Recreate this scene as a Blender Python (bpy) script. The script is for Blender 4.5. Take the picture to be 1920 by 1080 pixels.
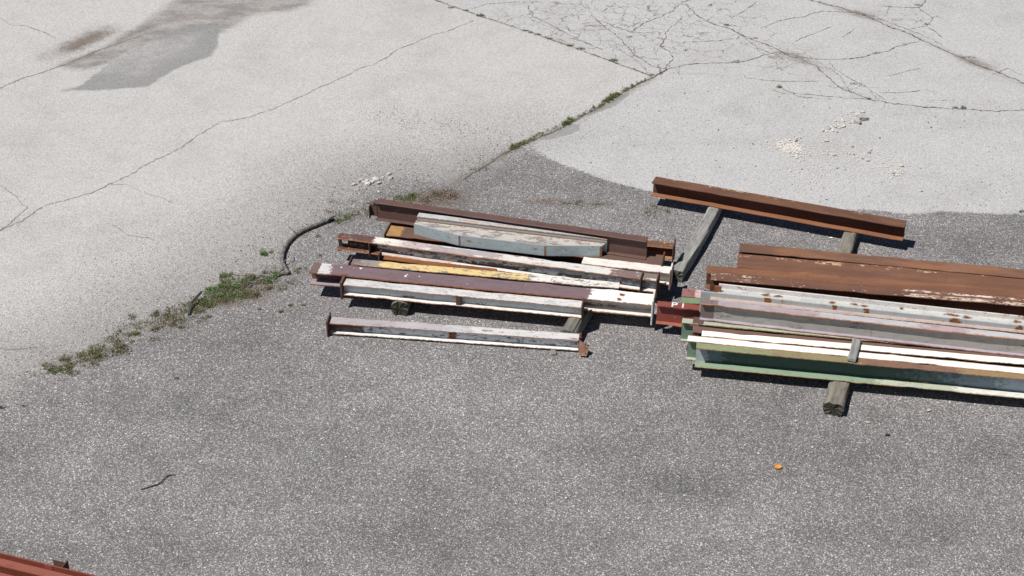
import bpy, bmesh, math, random
import numpy as np
from mathutils import Vector, Matrix

random.seed(11)
SC = bpy.context.scene
for o in list(bpy.data.objects):
    bpy.data.objects.remove(o)
COL = SC.collection

# ------------------------------------------------------------------ camera, sky, sun, exposure
FPX, PITCH, CAMH = 3000.0, math.radians(33), 9.0      # focal length in photo pixels, downward tilt, height (m)
cd = bpy.data.cameras.new('camera')
cam = bpy.data.objects.new('camera', cd)
COL.objects.link(cam)
cd.sensor_width = 36.0
cd.lens = 36.0 * FPX / 1920.0
cd.clip_start, cd.clip_end = 0.1, 2000
cam.location = (0, 0, CAMH)
cam.rotation_euler = (math.pi / 2 - PITCH, 0, 0)
SC.camera = cam

SHADOW = Vector((0.50, 0.303, -1.0)).normalized()     # direction sunlight travels
elev = math.asin(-SHADOW.z)
w = bpy.data.worlds.new('World')
SC.world = w
w.use_nodes = True
wn = w.node_tree.nodes
sky = wn.new('ShaderNodeTexSky')
sky.sky_type = 'NISHITA'
sky.sun_disc = False
sky.sun_elevation = elev
sky.sun_rotation = math.atan2(-SHADOW.x, -SHADOW.y)
sky.air_density, sky.dust_density, sky.ozone_density = 0.8, 0.0, 1.0
sky.altitude = 300
wn['Background'].inputs['Strength'].default_value = 0.05
w.node_tree.links.new(sky.outputs[0], wn['Background'].inputs['Color'])
sl = bpy.data.lights.new('sun', 'SUN')
sl.energy = 5.0
sl.angle = math.radians(0.5)
sl.color = (1.0, 0.975, 0.94)
sun = bpy.data.objects.new('sun', sl)
COL.objects.link(sun)
sun.rotation_euler = SHADOW.to_track_quat('-Z', 'Y').to_euler()
SC.view_settings.view_transform = 'Standard'
SC.view_settings.look = 'None'
SC.view_settings.exposure = 0.0
SC.view_settings.gamma = 1.0
SC.render.engine = 'CYCLES'

# ------------------------------------------------------------------ survey: photo pixel + height -> place in the yard (metres)
_fw = np.array([0, math.cos(PITCH), -math.sin(PITCH)])
_up = np.array([0, math.sin(PITCH), math.cos(PITCH)])
def gp(u, v, z=0.0):
    d = _fw + np.array([(u - 960) / FPX, 0, 0]) - _up * ((v - 540) / FPX)
    t = (z - CAMH) / d[2]
    return Vector((d[0] * t, d[1] * t, z))

# ------------------------------------------------------------------ node helper
class NT:
    def __init__(s, name):
        s.m = bpy.data.materials.new(name)
        s.m.use_nodes = True
        s.t = s.m.node_tree
        s.n = s.t.nodes
        s.l = s.t.links
        s.b = s.n['Principled BSDF']
        s.b.inputs['Specular IOR Level'].default_value = 0.3
    def put(s, sock, v):
        if isinstance(v, bpy.types.NodeSocket):
            s.l.new(v, sock)
        elif v is not None:
            if hasattr(sock.default_value, '__len__') and not hasattr(v, '__len__'):
                v = (v,) * len(sock.default_value)
            if hasattr(sock.default_value, '__len__') and len(sock.default_value) == 4 and len(v) == 3:
                v = tuple(v) + (1,)
            sock.default_value = v
    def math(s, op, a, b=None, c=None, clamp=False):
        n = s.n.new('ShaderNodeMath'); n.operation = op; n.use_clamp = clamp
        for k, x in enumerate((a, b, c)):
            if x is not None: s.put(n.inputs[k], x)
        return n.outputs[0]
    def add(s, a, b): return s.math('ADD', a, b)
    def mul(s, a, b): return s.math('MULTIPLY', a, b)
    def sub(s, a, b): return s.math('SUBTRACT', a, b)
    def step(s, x, lo, hi):
        n = s.n.new('ShaderNodeMapRange'); n.interpolation_type = 'SMOOTHSTEP'
        s.put(n.inputs[0], x); s.put(n.inputs[1], lo); s.put(n.inputs[2], hi)
        return n.outputs[0]
    def rng(s, x, lo, hi, a, b):
        n = s.n.new('ShaderNodeMapRange')
        for k, q in enumerate((x, lo, hi, a, b)): s.put(n.inputs[k], q)
        return n.outputs[0]
    def co(s, kind='Object'):
        return s.n.new('ShaderNodeTexCoord').outputs[kind]
    def map(s, v, sc, loc=(0, 0, 0)):
        n = s.n.new('ShaderNodeMapping'); s.put(n.inputs[0], v)
        s.put(n.inputs['Scale'], sc); s.put(n.inputs['Location'], loc)
        return n.outputs[0]
    def sep(s, v):
        n = s.n.new('ShaderNodeSeparateXYZ'); s.put(n.inputs[0], v); return n.outputs
    def noise(s, v, scale, detail=4, rough=0.6, dist=0.0, col=False):
        n = s.n.new('ShaderNodeTexNoise'); s.put(n.inputs['Vector'], v)
        n.inputs['Scale'].default_value = scale; n.inputs['Detail'].default_value = detail
        n.inputs['Roughness'].default_value = rough; n.inputs['Distortion'].default_value = dist
        return n.outputs[1 if col else 0]
    def vor(s, v, scale, feat='F1', out=None, rnd=1.0):
        n = s.n.new('ShaderNodeTexVoronoi'); n.feature = feat; s.put(n.inputs['Vector'], v)
        n.inputs['Scale'].default_value = scale; n.inputs['Randomness'].default_value = rnd
        return n.outputs[out or 'Distance']
    def mix(s, f, a, b, mode='MIX'):
        n = s.n.new('ShaderNodeMix'); n.data_type = 'RGBA'; n.blend_type = mode
        s.put(n.inputs[0], f); s.put(n.inputs[6], a); s.put(n.inputs[7], b)
        return n.outputs[2]
    def ramp(s, x, pts):
        n = s.n.new('ShaderNodeValToRGB'); s.put(n.inputs[0], x)
        e = n.color_ramp.elements
        while len(e) < len(pts): e.new(0.5)
        for k, (p, c) in enumerate(pts):
            e[k].position = p
            e[k].color = (c, c, c, 1) if not hasattr(c, '__len__') else tuple(c) + (1,)
        return n.outputs[0]
    def attr(s, name):
        n = s.n.new('ShaderNodeAttribute'); n.attribute_name = name; return n.outputs['Fac']
    def bump(s, h, strength, dist):
        n = s.n.new('ShaderNodeBump'); s.put(n.inputs['Height'], h)
        n.inputs['Strength'].default_value = strength; n.inputs['Distance'].default_value = dist
        s.l.new(n.outputs[0], s.b.inputs['Normal'])
    def done(s, col, rough=0.8):
        s.put(s.b.inputs['Base Color'], col); s.put(s.b.inputs['Roughness'], rough)
        return s.m

# ------------------------------------------------------------------ object helpers
def link_mesh(name, verts, faces, mat, parent=None, smooth=False):
    me = bpy.data.meshes.new(name)
    me.from_pydata([tuple(v) for v in verts], [], faces)
    me.update()
    if smooth:
        me.polygons.foreach_set('use_smooth', [True] * len(me.polygons))
    me.materials.append(mat)
    o = bpy.data.objects.new(name, me)
    COL.objects.link(o)
    if parent: o.parent = parent
    return o
def tag(o, label=None, cat=None, group=None, kind=None):
    if label: o['label'] = label
    if cat: o['category'] = cat
    if group: o['group'] = group
    if kind: o['kind'] = kind
    return o

# ------------------------------------------------------------------ steel materials
RUST = (0.15, 0.055, 0.028)
_mseed = [0]
def steel(name, base, zones=(), alt=None, thr=0.62, rust=0.25, edge=None, rustcol=RUST, stripe=(), spots=(),
          streak=0.0, speck=0.3, rough=0.55, vary=0.22, alt2=None, thr2=0.7, pscale=5.0, edgew=.0065):
    """painted / rusted steel in beam space: x along the beam, y across, z up.
    zones: (x0, blend, colour) colour beyond x0; alt: paint showing where the coat has peeled; edge: flange width for edge rust;
    stripe: (axis, lo, hi, amount, colour) flaky band; spots: (x, y, rx, ry)"""
    _mseed[0] += 1
    off = (_mseed[0] * 3.17 % 11, _mseed[0] * 1.71 % 7, _mseed[0] * 2.3 % 5)
    t = NT(name)
    c = t.co(); X = t.sep(c)
    long_ = t.map(c, (1, 3, 3), off)
    n1 = t.noise(long_, pscale * 0.9, 6, 0.66, 0.25)
    gr = t.noise(t.map(c, (1, 2, 2), (off[2], off[0], off[1])), 9, 5, 0.7)
    n2 = t.noise(t.map(c, (1, 1.6, 1.6), off), 26, 5, 0.65)
    n3 = t.noise(t.map(c, (0.5, 30, 30), off), 2.0, 4, 0.7)
    col = base
    for x0, bl, cc in zones:
        m = t.step(t.add(X[0], t.mul(t.sub(n2, 0.5), bl)), x0 - bl * 0.06, x0 + bl * 0.06)
        col = t.mix(m, col, cc)
    col = t.mix(t.mul(t.step(n3, 0.45, 0.75), vary), col, t.mix(1.0, col, (0.62, 0.58, 0.55), 'MULTIPLY'))
    col = t.mix(t.mul(t.step(n1, 0.3, 0.7), vary), t.mix(1.0, col, (1.12, 1.1, 1.08), 'MULTIPLY'), t.mix(1.0, col, (0.8, 0.76, 0.74), 'MULTIPLY'))
    col = t.mix(t.mul(t.step(gr, .48, .68), .5), col, t.mix(1.0, col, (.70, .64, .58), 'MULTIPLY'))
    pk = t.add(t.mul(n1, 0.6), t.mul(n2, 0.4))
    flake = None
    if alt is not None:
        flake = t.step(pk, thr - .045, thr - .025)
        col = t.mix(flake, col, alt)
    if alt2 is not None:
        nb = t.noise(t.map(c, (1, 2.5, 2.5), (off[1], off[0], 3)), pscale * 0.9, 7, 0.65)
        col = t.mix(t.step(nb, thr2 - .03, thr2 - .01), col, alt2)
    for ax, lo, hi, am, cc in stripe:
        y = t.add(X[ax], t.mul(t.sub(n2, 0.5), 0.03))
        band = t.mul(t.step(y, lo - 0.012, lo + 0.012), t.sub(1.0, t.step(y, hi - 0.012, hi + 0.012)))
        nn = t.noise(t.map(c, (1, 2, 2), (off[2], 1, off[0])), 17, 6, 0.7)
        gate = t.noise(t.map(c, (1, .4, .4), (off[2], 5, off[1])), 2.2, 2, .5)
        col = t.mix(t.mul(band, t.step(t.add(t.mul(nn, .6), t.mul(gate, .4)), 0.62 - am * 0.3, 0.66 - am * 0.3)), col, cc)
    if streak:
        ns = t.noise(t.map(c, (26, 26, 1.2), off), 1.0, 5, 0.75)
        gate = t.noise(t.map(c, (1, 1, 1), off), 2.5, 3, 0.6)
        col = t.mix(t.mul(t.mul(t.step(ns, 0.55, 0.68), t.step(gate, 0.45, 0.65)), streak), col, (0.07, 0.055, 0.045))
    rc = t.mix(t.step(n2, 0.35, 0.7), rustcol, (rustcol[0] * 2.1, rustcol[1] * 2.2, rustcol[2] * 1.7))
    rmask = t.step(t.add(t.mul(n2, 0.55), t.mul(n1, 0.45)), 0.645 - rust * 0.25, 0.675 - rust * 0.25)
    if speck:
        rmask = t.math('MAXIMUM', rmask, t.mul(t.step(t.noise(c, 60, 3, .7), 0.685 - speck * .09, 0.72 - speck * .09), 0.85))
    if edge:
        d = t.math('MINIMUM', X[1], t.sub(edge, X[1]))
        em = t.sub(1.0, t.step(t.add(d, t.mul(t.sub(n2, 0.5), edgew * 5)), 0.001, edgew * 1.4))
        rmask = t.math('MAXIMUM', rmask, t.mul(em, 0.85))
    for sx, sy, rx, ry in spots:
        q = t.math('SQRT', t.add(t.math('POWER', t.math('DIVIDE', t.sub(X[0], sx), rx), 2.0), t.math('POWER', t.math('DIVIDE', t.sub(X[1], sy), ry), 2.0)))
        rmask = t.math('MAXIMUM', rmask, t.sub(1.0, t.step(t.add(q, t.add(t.mul(t.sub(n2, .5), 1.8), t.mul(t.sub(gr, .5), 2.6))), 0.5, 1.1)))
    col = t.mix(rmask, col, rc)
    t.bump(t.noise(c, 70, 2, 0.6), 0.3, 0.003)
    return t.done(col, t.add(t.mul(rmask, 0.9 - rough), rough))

def rusty(name, base=(0.12, 0.055, 0.034), light=(0.22, 0.10, 0.055), dark=(0.05, 0.028, 0.022), stripe=(), flakes=0.0, grey=0.0):
    _mseed[0] += 1
    off = (_mseed[0] * 2.17 % 11, _mseed[0] * 1.31 % 7, _mseed[0] * 0.7 % 5)
    t = NT(name)
    c = t.co(); X = t.sep(c)
    n1 = t.noise(t.map(c, (1, 4, 4), off), 1.6, 7, 0.65)
    n2 = t.noise(t.map(c, (1, 1.3, 1.3), off), 38, 5, 0.7)
    n3 = t.noise(t.map(c, (0.4, 28, 28), off), 2.0, 4, 0.7)
    col = t.mix(t.step(n1, 0.36, 0.7), base, light)
    col = t.mix(t.mul(t.step(n3, 0.5, 0.72), 0.45), col, light)
    col = t.mix(t.mul(t.step(n2, 0.5, 0.75), 0.5), col, dark)
    if grey: col = t.mix(t.mul(t.step(t.noise(t.map(c, (1, 5, 5), off), 3.0, 5, .6), .55, .7), grey), col, (.16, .13, .12))
    for ax, lo, hi, am, cc in stripe:
        y = t.add(X[ax], t.mul(t.sub(n2, 0.5), 0.02))
        band = t.mul(t.step(y, lo - 0.01, lo + 0.01), t.sub(1.0, t.step(y, hi - 0.01, hi + 0.01)))
        nn = t.noise(t.map(c, (1, 2.2, 2.2), (off[2], 1, off[0])), 19, 6, 0.75)
        gate = t.noise(t.map(c, (1, .3, .3), (off[2], 5, off[1])), 2.0, 2, .5)
        col = t.mix(t.mul(band, t.step(t.add(t.mul(nn, .6), t.mul(gate, .4)), 0.62 - am * 0.3, 0.66 - am * 0.3)), col, cc)
    if flakes:
        nn = t.noise(t.map(c, (.7, 5, 5), (off[2], 1, off[0])), 9, 6, 0.75)
        col = t.mix(t.step(nn, 0.72 - flakes * .1, 0.75 - flakes * .1), col, (.62, .55, .5))
    t.bump(t.noise(c, 90, 2), 0.5, 0.004)
    return t.done(col, 0.9)

# ------------------------------------------------------------------ ground
def seg_dist(P, pts):
    best = np.full(len(P), 1e9)
    for a, b in zip(pts[:-1], pts[1:]):
        a = np.array(a); b = np.array(b); ab = b - a
        s = np.clip(((P - a) @ ab) / (ab @ ab + 1e-12), 0, 1)
        best = np.minimum(best, np.hypot(*(P - a - s[:, None] * ab).T))
    return best
def inside(P, poly):
    r = np.zeros(len(P), bool)
    for (x0, y0), (x1, y1) in zip(poly, poly[1:] + poly[:1]):
        c = ((y0 > P[:, 1]) != (y1 > P[:, 1]))
        with np.errstate(divide='ignore', invalid='ignore'):
            r ^= c & (P[:, 0] < (x1 - x0) * (P[:, 1] - y0) / (y1 - y0) + x0)
    return r
def g2(pts): return [tuple(gp(*p).xy) for p in pts]
def signed(P, poly):
    d = seg_dist(P, poly + poly[:1])
    return np.where(inside(P, poly), d, -d)

left_edge = [(-400, 900), (-120, 790), (0, 725), (60, 690), (100, 688), (200, 640), (300, 588), (350, 560), (430, 520), (480, 492), (520, 458),
             (560, 430), (600, 402), (640, 376), (680, 352), (720, 340), (760, 331), (800, 334), (860, 332), (900, 311), (960, 279), (985, 268)]
right_edge = [(985, 268), (1010, 285), (1040, 302), (1100, 325), (1150, 342), (1225, 360), (1300, 372), (1420, 386), (1560, 393), (1640, 394),
              (1700, 402), (1760, 396), (1840, 400), (1920, 402), (2100, 410), (2600, 430)]
def build_ground():
    fx = np.arange(-8.4, 8.41, 0.04); fy = np.arange(8.6, 22.8, 0.04)
    xs = np.concatenate([[-600, -150, -40, -16], fx, [16, 40, 150, 600]])
    ys = np.concatenate([[-600, -100, -20, 0, 5], fy, [26, 40, 120, 800]])
    gx, gy = np.meshgrid(xs, ys)
    P = np.stack([gx.ravel(), gy.ravel()], 1)
    nx, ny = len(xs), len(ys)
    i = (np.arange(ny - 1)[:, None] * nx + np.arange(nx - 1)[None, :]).ravel()
    quads = np.stack([i, i + 1, i + nx + 1, i + nx], 1)
    me = bpy.data.meshes.new('ground')
    me.vertices.add(len(P)); me.loops.add(len(quads) * 4); me.polygons.add(len(quads))
    z = np.zeros(len(P))
    me.vertices.foreach_set('co', np.column_stack([P, z]).ravel())
    me.loops.foreach_set('vertex_index', quads.ravel())
    me.polygons.foreach_set('loop_start', np.arange(len(quads)) * 4)
    me.polygons.foreach_set('loop_total', np.full(len(quads), 4))
    me.update(); me.validate()
    def put(name, a):
        at = me.attributes.new(name, 'FLOAT', 'POINT')
        at.data.foreach_set('value', a.astype(np.float32))
    L, R = g2(left_edge), g2(right_edge)
    far = [(60, 9), (60, -590), (-60, -590), (-60, L[0][1])]
    asph = signed(P, L + R[1:] + far)
    put('asph', asph)
    put('soft', 1 / (1 + np.exp(-(seg_dist(P, R) - seg_dist(P, L)) / 0.15)))
    joint = g2([(815, 0), (1222, 143), (985, 268)])
    a, b, c = [np.array(q) for q in joint]
    cr = lambda p, q: (q[0] - p[0]) * (P[:, 1] - p[1]) - (q[1] - p[1]) * (P[:, 0] - p[0])
    put('leftslab', ((cr(a, b) < 0) & (cr(b, c) < 0)).astype(float))
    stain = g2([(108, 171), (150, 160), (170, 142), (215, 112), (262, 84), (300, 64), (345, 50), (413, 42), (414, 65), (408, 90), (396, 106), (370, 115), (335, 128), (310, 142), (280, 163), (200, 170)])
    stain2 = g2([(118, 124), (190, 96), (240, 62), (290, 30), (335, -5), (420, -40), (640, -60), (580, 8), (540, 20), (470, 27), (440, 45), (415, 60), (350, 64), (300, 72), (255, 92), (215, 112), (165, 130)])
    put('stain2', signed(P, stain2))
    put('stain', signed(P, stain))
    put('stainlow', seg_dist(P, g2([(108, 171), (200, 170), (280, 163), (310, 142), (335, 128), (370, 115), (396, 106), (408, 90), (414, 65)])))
    patch = np.maximum(signed(P, g2([(1000, 264), (1030, 247), (1062, 232), (1086, 233), (1088, 244), (1060, 255), (1030, 262)])),
                       signed(P, g2([(1085, 222), (1120, 203), (1160, 182), (1178, 170), (1180, 178), (1155, 198), (1110, 215)])))
    put('patch', patch)
    def blobs(lst):
        out = np.zeros(len(P))
        for u, v, ru, rv, am in lst:
            q = np.array(gp(u, v).xy)
            sx = ru * (gp(u + 1, v) - gp(u, v)).length
            sy = rv * (gp(u, v - 1) - gp(u, v)).length
            ang = 0.0
            d = P - q
            out += am * np.exp(-((d[:, 0] / sx) ** 2 + (d[:, 1] / sy) ** 2))
        return out
    put('dirt', blobs([(420, 565, 80, 14, .9), (480, 548, 40, 14, .8), (825, 372, 62, 20, 1.3), (690, 402, 45, 14, .5), (330, 612, 70, 14, .6), (150, 675, 80, 14, .6),
                       (160, 75, 20, 10, .1), (1485, 278, 22, 12, .7), (1590, 238, 40, 14, .25), (1590, 295, 50, 10, .25), (1020, 378, 45, 9, 1.0), (1110, 382, 60, 9, .8), (745, 385, 60, 14, .5),
                       (1840, 118, 60, 14, .5), (1625, 25, 60, 10, .5), (1245, 395, 30, 14, .3), (320, 518, 20, 8, .5), (60, 655, 70, 10, .5), (1485, 108, 50, 12, .35),
                       (40, 425, 60, 25, .22), (20, 380, 50, 20, .2), (180, 70, 110, 60, .2)]))
    main_dirt = np.zeros(len(P))
    for line, wd_, am in (([(1540, 5), (1620, 30), (1710, 65), (1780, 98), (1850, 128), (1930, 165)], .10, .55), ([(1470, 100), (1500, 110), (1545, 130)], .16, .5), ([(1590, 170), (1640, 189)], .12, .45),
                          ([(1222, 147), (1120, 205), (985, 270), (900, 315), (850, 345)], .09, .7), ([(815, 0), (1222, 143)], .035, .4), ([(0, 432), (60, 402)], .12, .3), ([(92, 104), (150, 78), (198, 58)], .27, .55), ([(135, 90), (178, 68)], .12, .8), ([(115, 122), (190, 94), (275, 52)], .07, .5), ([(110, 690), (250, 625), (420, 560), (520, 525)], .16, .45)):
        main_dirt += am * np.exp(-(seg_dist(P, g2(line)) / wd_) ** 2)
    put('crackdirt', main_dirt)
    put('tone', blobs([(1260, 915, 150, 34, -.85), (1700, 1000, 160, 40, -.5), (330, 880, 200, 60, .25), (900, 760, 300, 60, .2), (1000, 930, 180, 60, .2), (1500, 960, 200, 50, .25),
                       (560, 870, 120, 40, -.25), (300, 760, 160, 30, -.3), (1330, 700, 120, 30, -.2), (1800, 850, 180, 50, -.35), (1180, 820, 200, 30, -.2), (700, 1000, 200, 40, -.25),
                       (1850, 470, 120, 40, -.2), (1050, 330, 120, 30, -.15), (60, 850, 100, 60, -.15)]))
    put('craze', blobs([(1130, 30, 140, 55, 1.1), (1230, 70, 110, 50, .7), (1010, 35, 90, 25, .5), (1330, 20, 120, 40, .6), (1400, 80, 70, 30, .5), (1490, 105, 60, 22, .9), (1600, 165, 60, 22, .6),
                        (1650, 190, 40, 14, .5), (1440, 130, 80, 20, .4), (1690, 40, 70, 25, .6), (1700, 25, 60, 20, .4), (1280, 125, 60, 20, .4)]))
    put('chips', blobs([(820, 235, 110, 22, .7), (920, 250, 70, 15, .5), (700, 220, 120, 25, .3), (900, 300, 80, 22, .8), (1340, 215, 60, 15, .15)]))

    t = NT('yard_pavement')
    P3 = t.co('Object')
    chip = t.sep(t.vor(P3, 130, 'F1', 'Color'))
    chipd = t.vor(P3, 130)
    chipb = t.sep(t.vor(t.map(P3, (1, 1, 1), (3.3, 1.7, 0)), 82, 'F1', 'Color'))
    r1, r2, r3 = chip[0], chip[1], chip[2]
    big = t.noise(P3, 0.55, 3, 0.6)
    mid = t.noise(P3, 2.2, 4, 0.65)
    fine = t.noise(P3, 9, 4, 0.7)
    streak = t.noise(t.map(P3, (0.9, 1.3, 1), (4, 2, 0)), 1.0, 4, 0.65)
    # chip seal
    ac = t.ramp(r1, [(0.0, (.105, .101, .101)), (0.34, (.160, .155, .154)), (0.66, (.215, .210, .208)), (0.87, (.30, .295, .29)), (1.0, (.62, .61, .605))])
    ac2 = t.ramp(chipb[0], [(0.0, (.74, .74, .74)), (0.6, (1.0, .99, .98)), (0.93, (1.15, 1.14, 1.13)), (1.0, (1.7, 1.7, 1.7))])
    ac = t.mix(1.0, ac, ac2, 'MULTIPLY')
    tint = t.ramp(r3, [(0, (1.08, .98, .93)), (.5, (1, 1, 1)), (1, (.94, .99, 1.07))])
    ac = t.mix(0.8, ac, tint, 'MULTIPLY')
    tone = t.add(t.add(t.mul(t.sub(mid, .5), .7), t.mul(t.sub(big, .5), 1.0)), t.add(t.mul(t.sub(streak, .5), .6), t.mul(t.attr('tone'), t.rng(fine, .3, .7, .25, 1.0))))
    ac = t.mix(1.0, ac, t.ramp(t.rng(tone, -1, 1, 0, 1), [(0, (.36, .352, .350)), (.5, (.975, .957, .944)), (1, (1.54, 1.515, 1.49))]), 'MULTIPLY')
    # light slabs
    lw = t.mix(t.attr('leftslab'), (.446, .437, .424), (.462, .447, .426))
    lc = t.ramp(r1, [(0, .55), (.14, .78), (.5, 1.0), (1, 1.24)])
    lw = t.mix(1.0, lw, lc, 'MULTIPLY')
    lw = t.mix(0.6, lw, tint, 'MULTIPLY')
    lt = t.add(t.mul(t.sub(mid, .5), .5), t.mul(t.sub(big, .5), .9))
    lw = t.mix(1.0, lw, t.ramp(t.rng(lt, -.6, .6, 0, 1), [(0, (.74, .72, .70)), (.5, (1, 1, 1)), (1, (1.1, 1.1, 1.1))]), 'MULTIPLY')
    worn = t.mul(t.step(t.add(t.attr('asph'), t.mul(t.sub(mid, .5), 1.2)), -1.45, .2), t.attr('soft'))
    lw = t.mix(t.mul(worn, .72), lw, t.mix(1.0, lw, (.62, .60, .585), 'MULTIPLY'))
    # dark chips lying in the worn part of the light slab
    sd = t.add(t.attr('asph'), t.mul(t.sub(fine, .5), .12))
    sd = t.add(sd, t.mul(t.sub(mid, .5), t.mul(t.attr('soft'), .8)))
    softw = t.rng(t.attr('soft'), 0, 1, .035, .48)
    fr = t.step(t.math('DIVIDE', sd, softw), -1.0, 1.0)
    near = t.mul(t.mul(t.step(t.attr('asph'), -2.0, 0.1), t.attr('soft')), .42)
    prob = t.math('MAXIMUM', fr, t.math('MAXIMUM', near, t.mul(t.attr('chips'), .24)))
    amask = t.math('LESS_THAN', r2, prob)
    amask = t.math('MAXIMUM', amask, t.step(fr, .75, .95))
    col = t.mix(t.mul(amask, t.rng(fr, 0, .7, .72, 1.0)), lw, ac)
    # damp sediment stain, bare patch, soil
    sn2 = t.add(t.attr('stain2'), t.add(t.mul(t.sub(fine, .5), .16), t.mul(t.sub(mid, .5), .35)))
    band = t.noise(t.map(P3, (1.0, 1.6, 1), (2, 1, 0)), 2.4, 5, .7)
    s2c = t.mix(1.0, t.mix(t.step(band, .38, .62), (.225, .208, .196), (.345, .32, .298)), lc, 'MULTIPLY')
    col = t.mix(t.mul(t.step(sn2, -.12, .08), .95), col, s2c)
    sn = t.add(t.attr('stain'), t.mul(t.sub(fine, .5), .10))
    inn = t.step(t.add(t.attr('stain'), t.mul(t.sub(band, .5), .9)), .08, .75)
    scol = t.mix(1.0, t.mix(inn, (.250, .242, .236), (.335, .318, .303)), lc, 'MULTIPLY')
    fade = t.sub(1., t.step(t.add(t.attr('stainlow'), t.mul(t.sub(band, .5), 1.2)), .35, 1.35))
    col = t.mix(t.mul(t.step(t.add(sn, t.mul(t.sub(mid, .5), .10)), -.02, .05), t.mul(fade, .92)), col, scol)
    pm = t.step(t.add(t.attr('patch'), t.mul(t.sub(fine, .5), .06)), -.015, .02)
    col = t.mix(t.mul(pm, .85), col, t.mix(1., (.27, .265, .255), lc, 'MULTIPLY'))
    dn = t.add(t.mul(fine, .6), t.mul(mid, .4))
    dirt = t.add(t.attr('dirt'), t.attr('crackdirt'))
    dm = t.step(t.add(t.mul(dirt, .5), t.mul(t.sub(dn, .5), 1.2)), .0, .75)
    dcol = t.ramp(r1, [(0, (.06, .042, .030)), (.5, (.13, .096, .072)), (1, (.26, .21, .17))])
    col = t.mix(t.mul(dm, t.math('MINIMUM', t.mul(dirt, 1.3), .85)), col, dcol)
    # crazed cracking of the old slab
    wob = t.n.new('ShaderNodeVectorMath'); wob.operation = 'MULTIPLY_ADD'
    t.put(wob.inputs[0], t.noise(P3, 5, 2, .6, col=True)); wob.inputs[1].default_value = (.22, .22, 0); t.put(wob.inputs[2], P3)
    ve = t.vor(wob.outputs[0], 2.0, 'DISTANCE_TO_EDGE')
    ve2 = t.vor(wob.outputs[0], 4.6, 'DISTANCE_TO_EDGE')
    cz = t.attr('craze')
    k1 = t.mul(t.sub(1., t.step(ve, .004, .018)), t.step(t.add(cz, t.mul(t.sub(mid, .5), .9)), .2, .45))
    k2 = t.mul(t.sub(1., t.step(ve2, .012, .035)), t.step(t.add(cz, t.mul(t.sub(fine, .5), 1.2)), .55, .85))
    k = t.math('MAXIMUM', k1, t.mul(k2, .75))
    k = t.mul(k, t.mul(t.sub(1., t.attr('leftslab')), t.step(fine, .38, .58)))
    col = t.mix(t.mul(k, .8), col, (.11, .095, .08))
    t.bump(t.mul(chipd, -1.0), .3, .004)
    m = t.done(col, .92)
    me.materials.append(m)
    o = bpy.data.objects.new('ground', me)
    COL.objects.link(o)
    return tag(o, kind='structure')
ground = build_ground()

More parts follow.
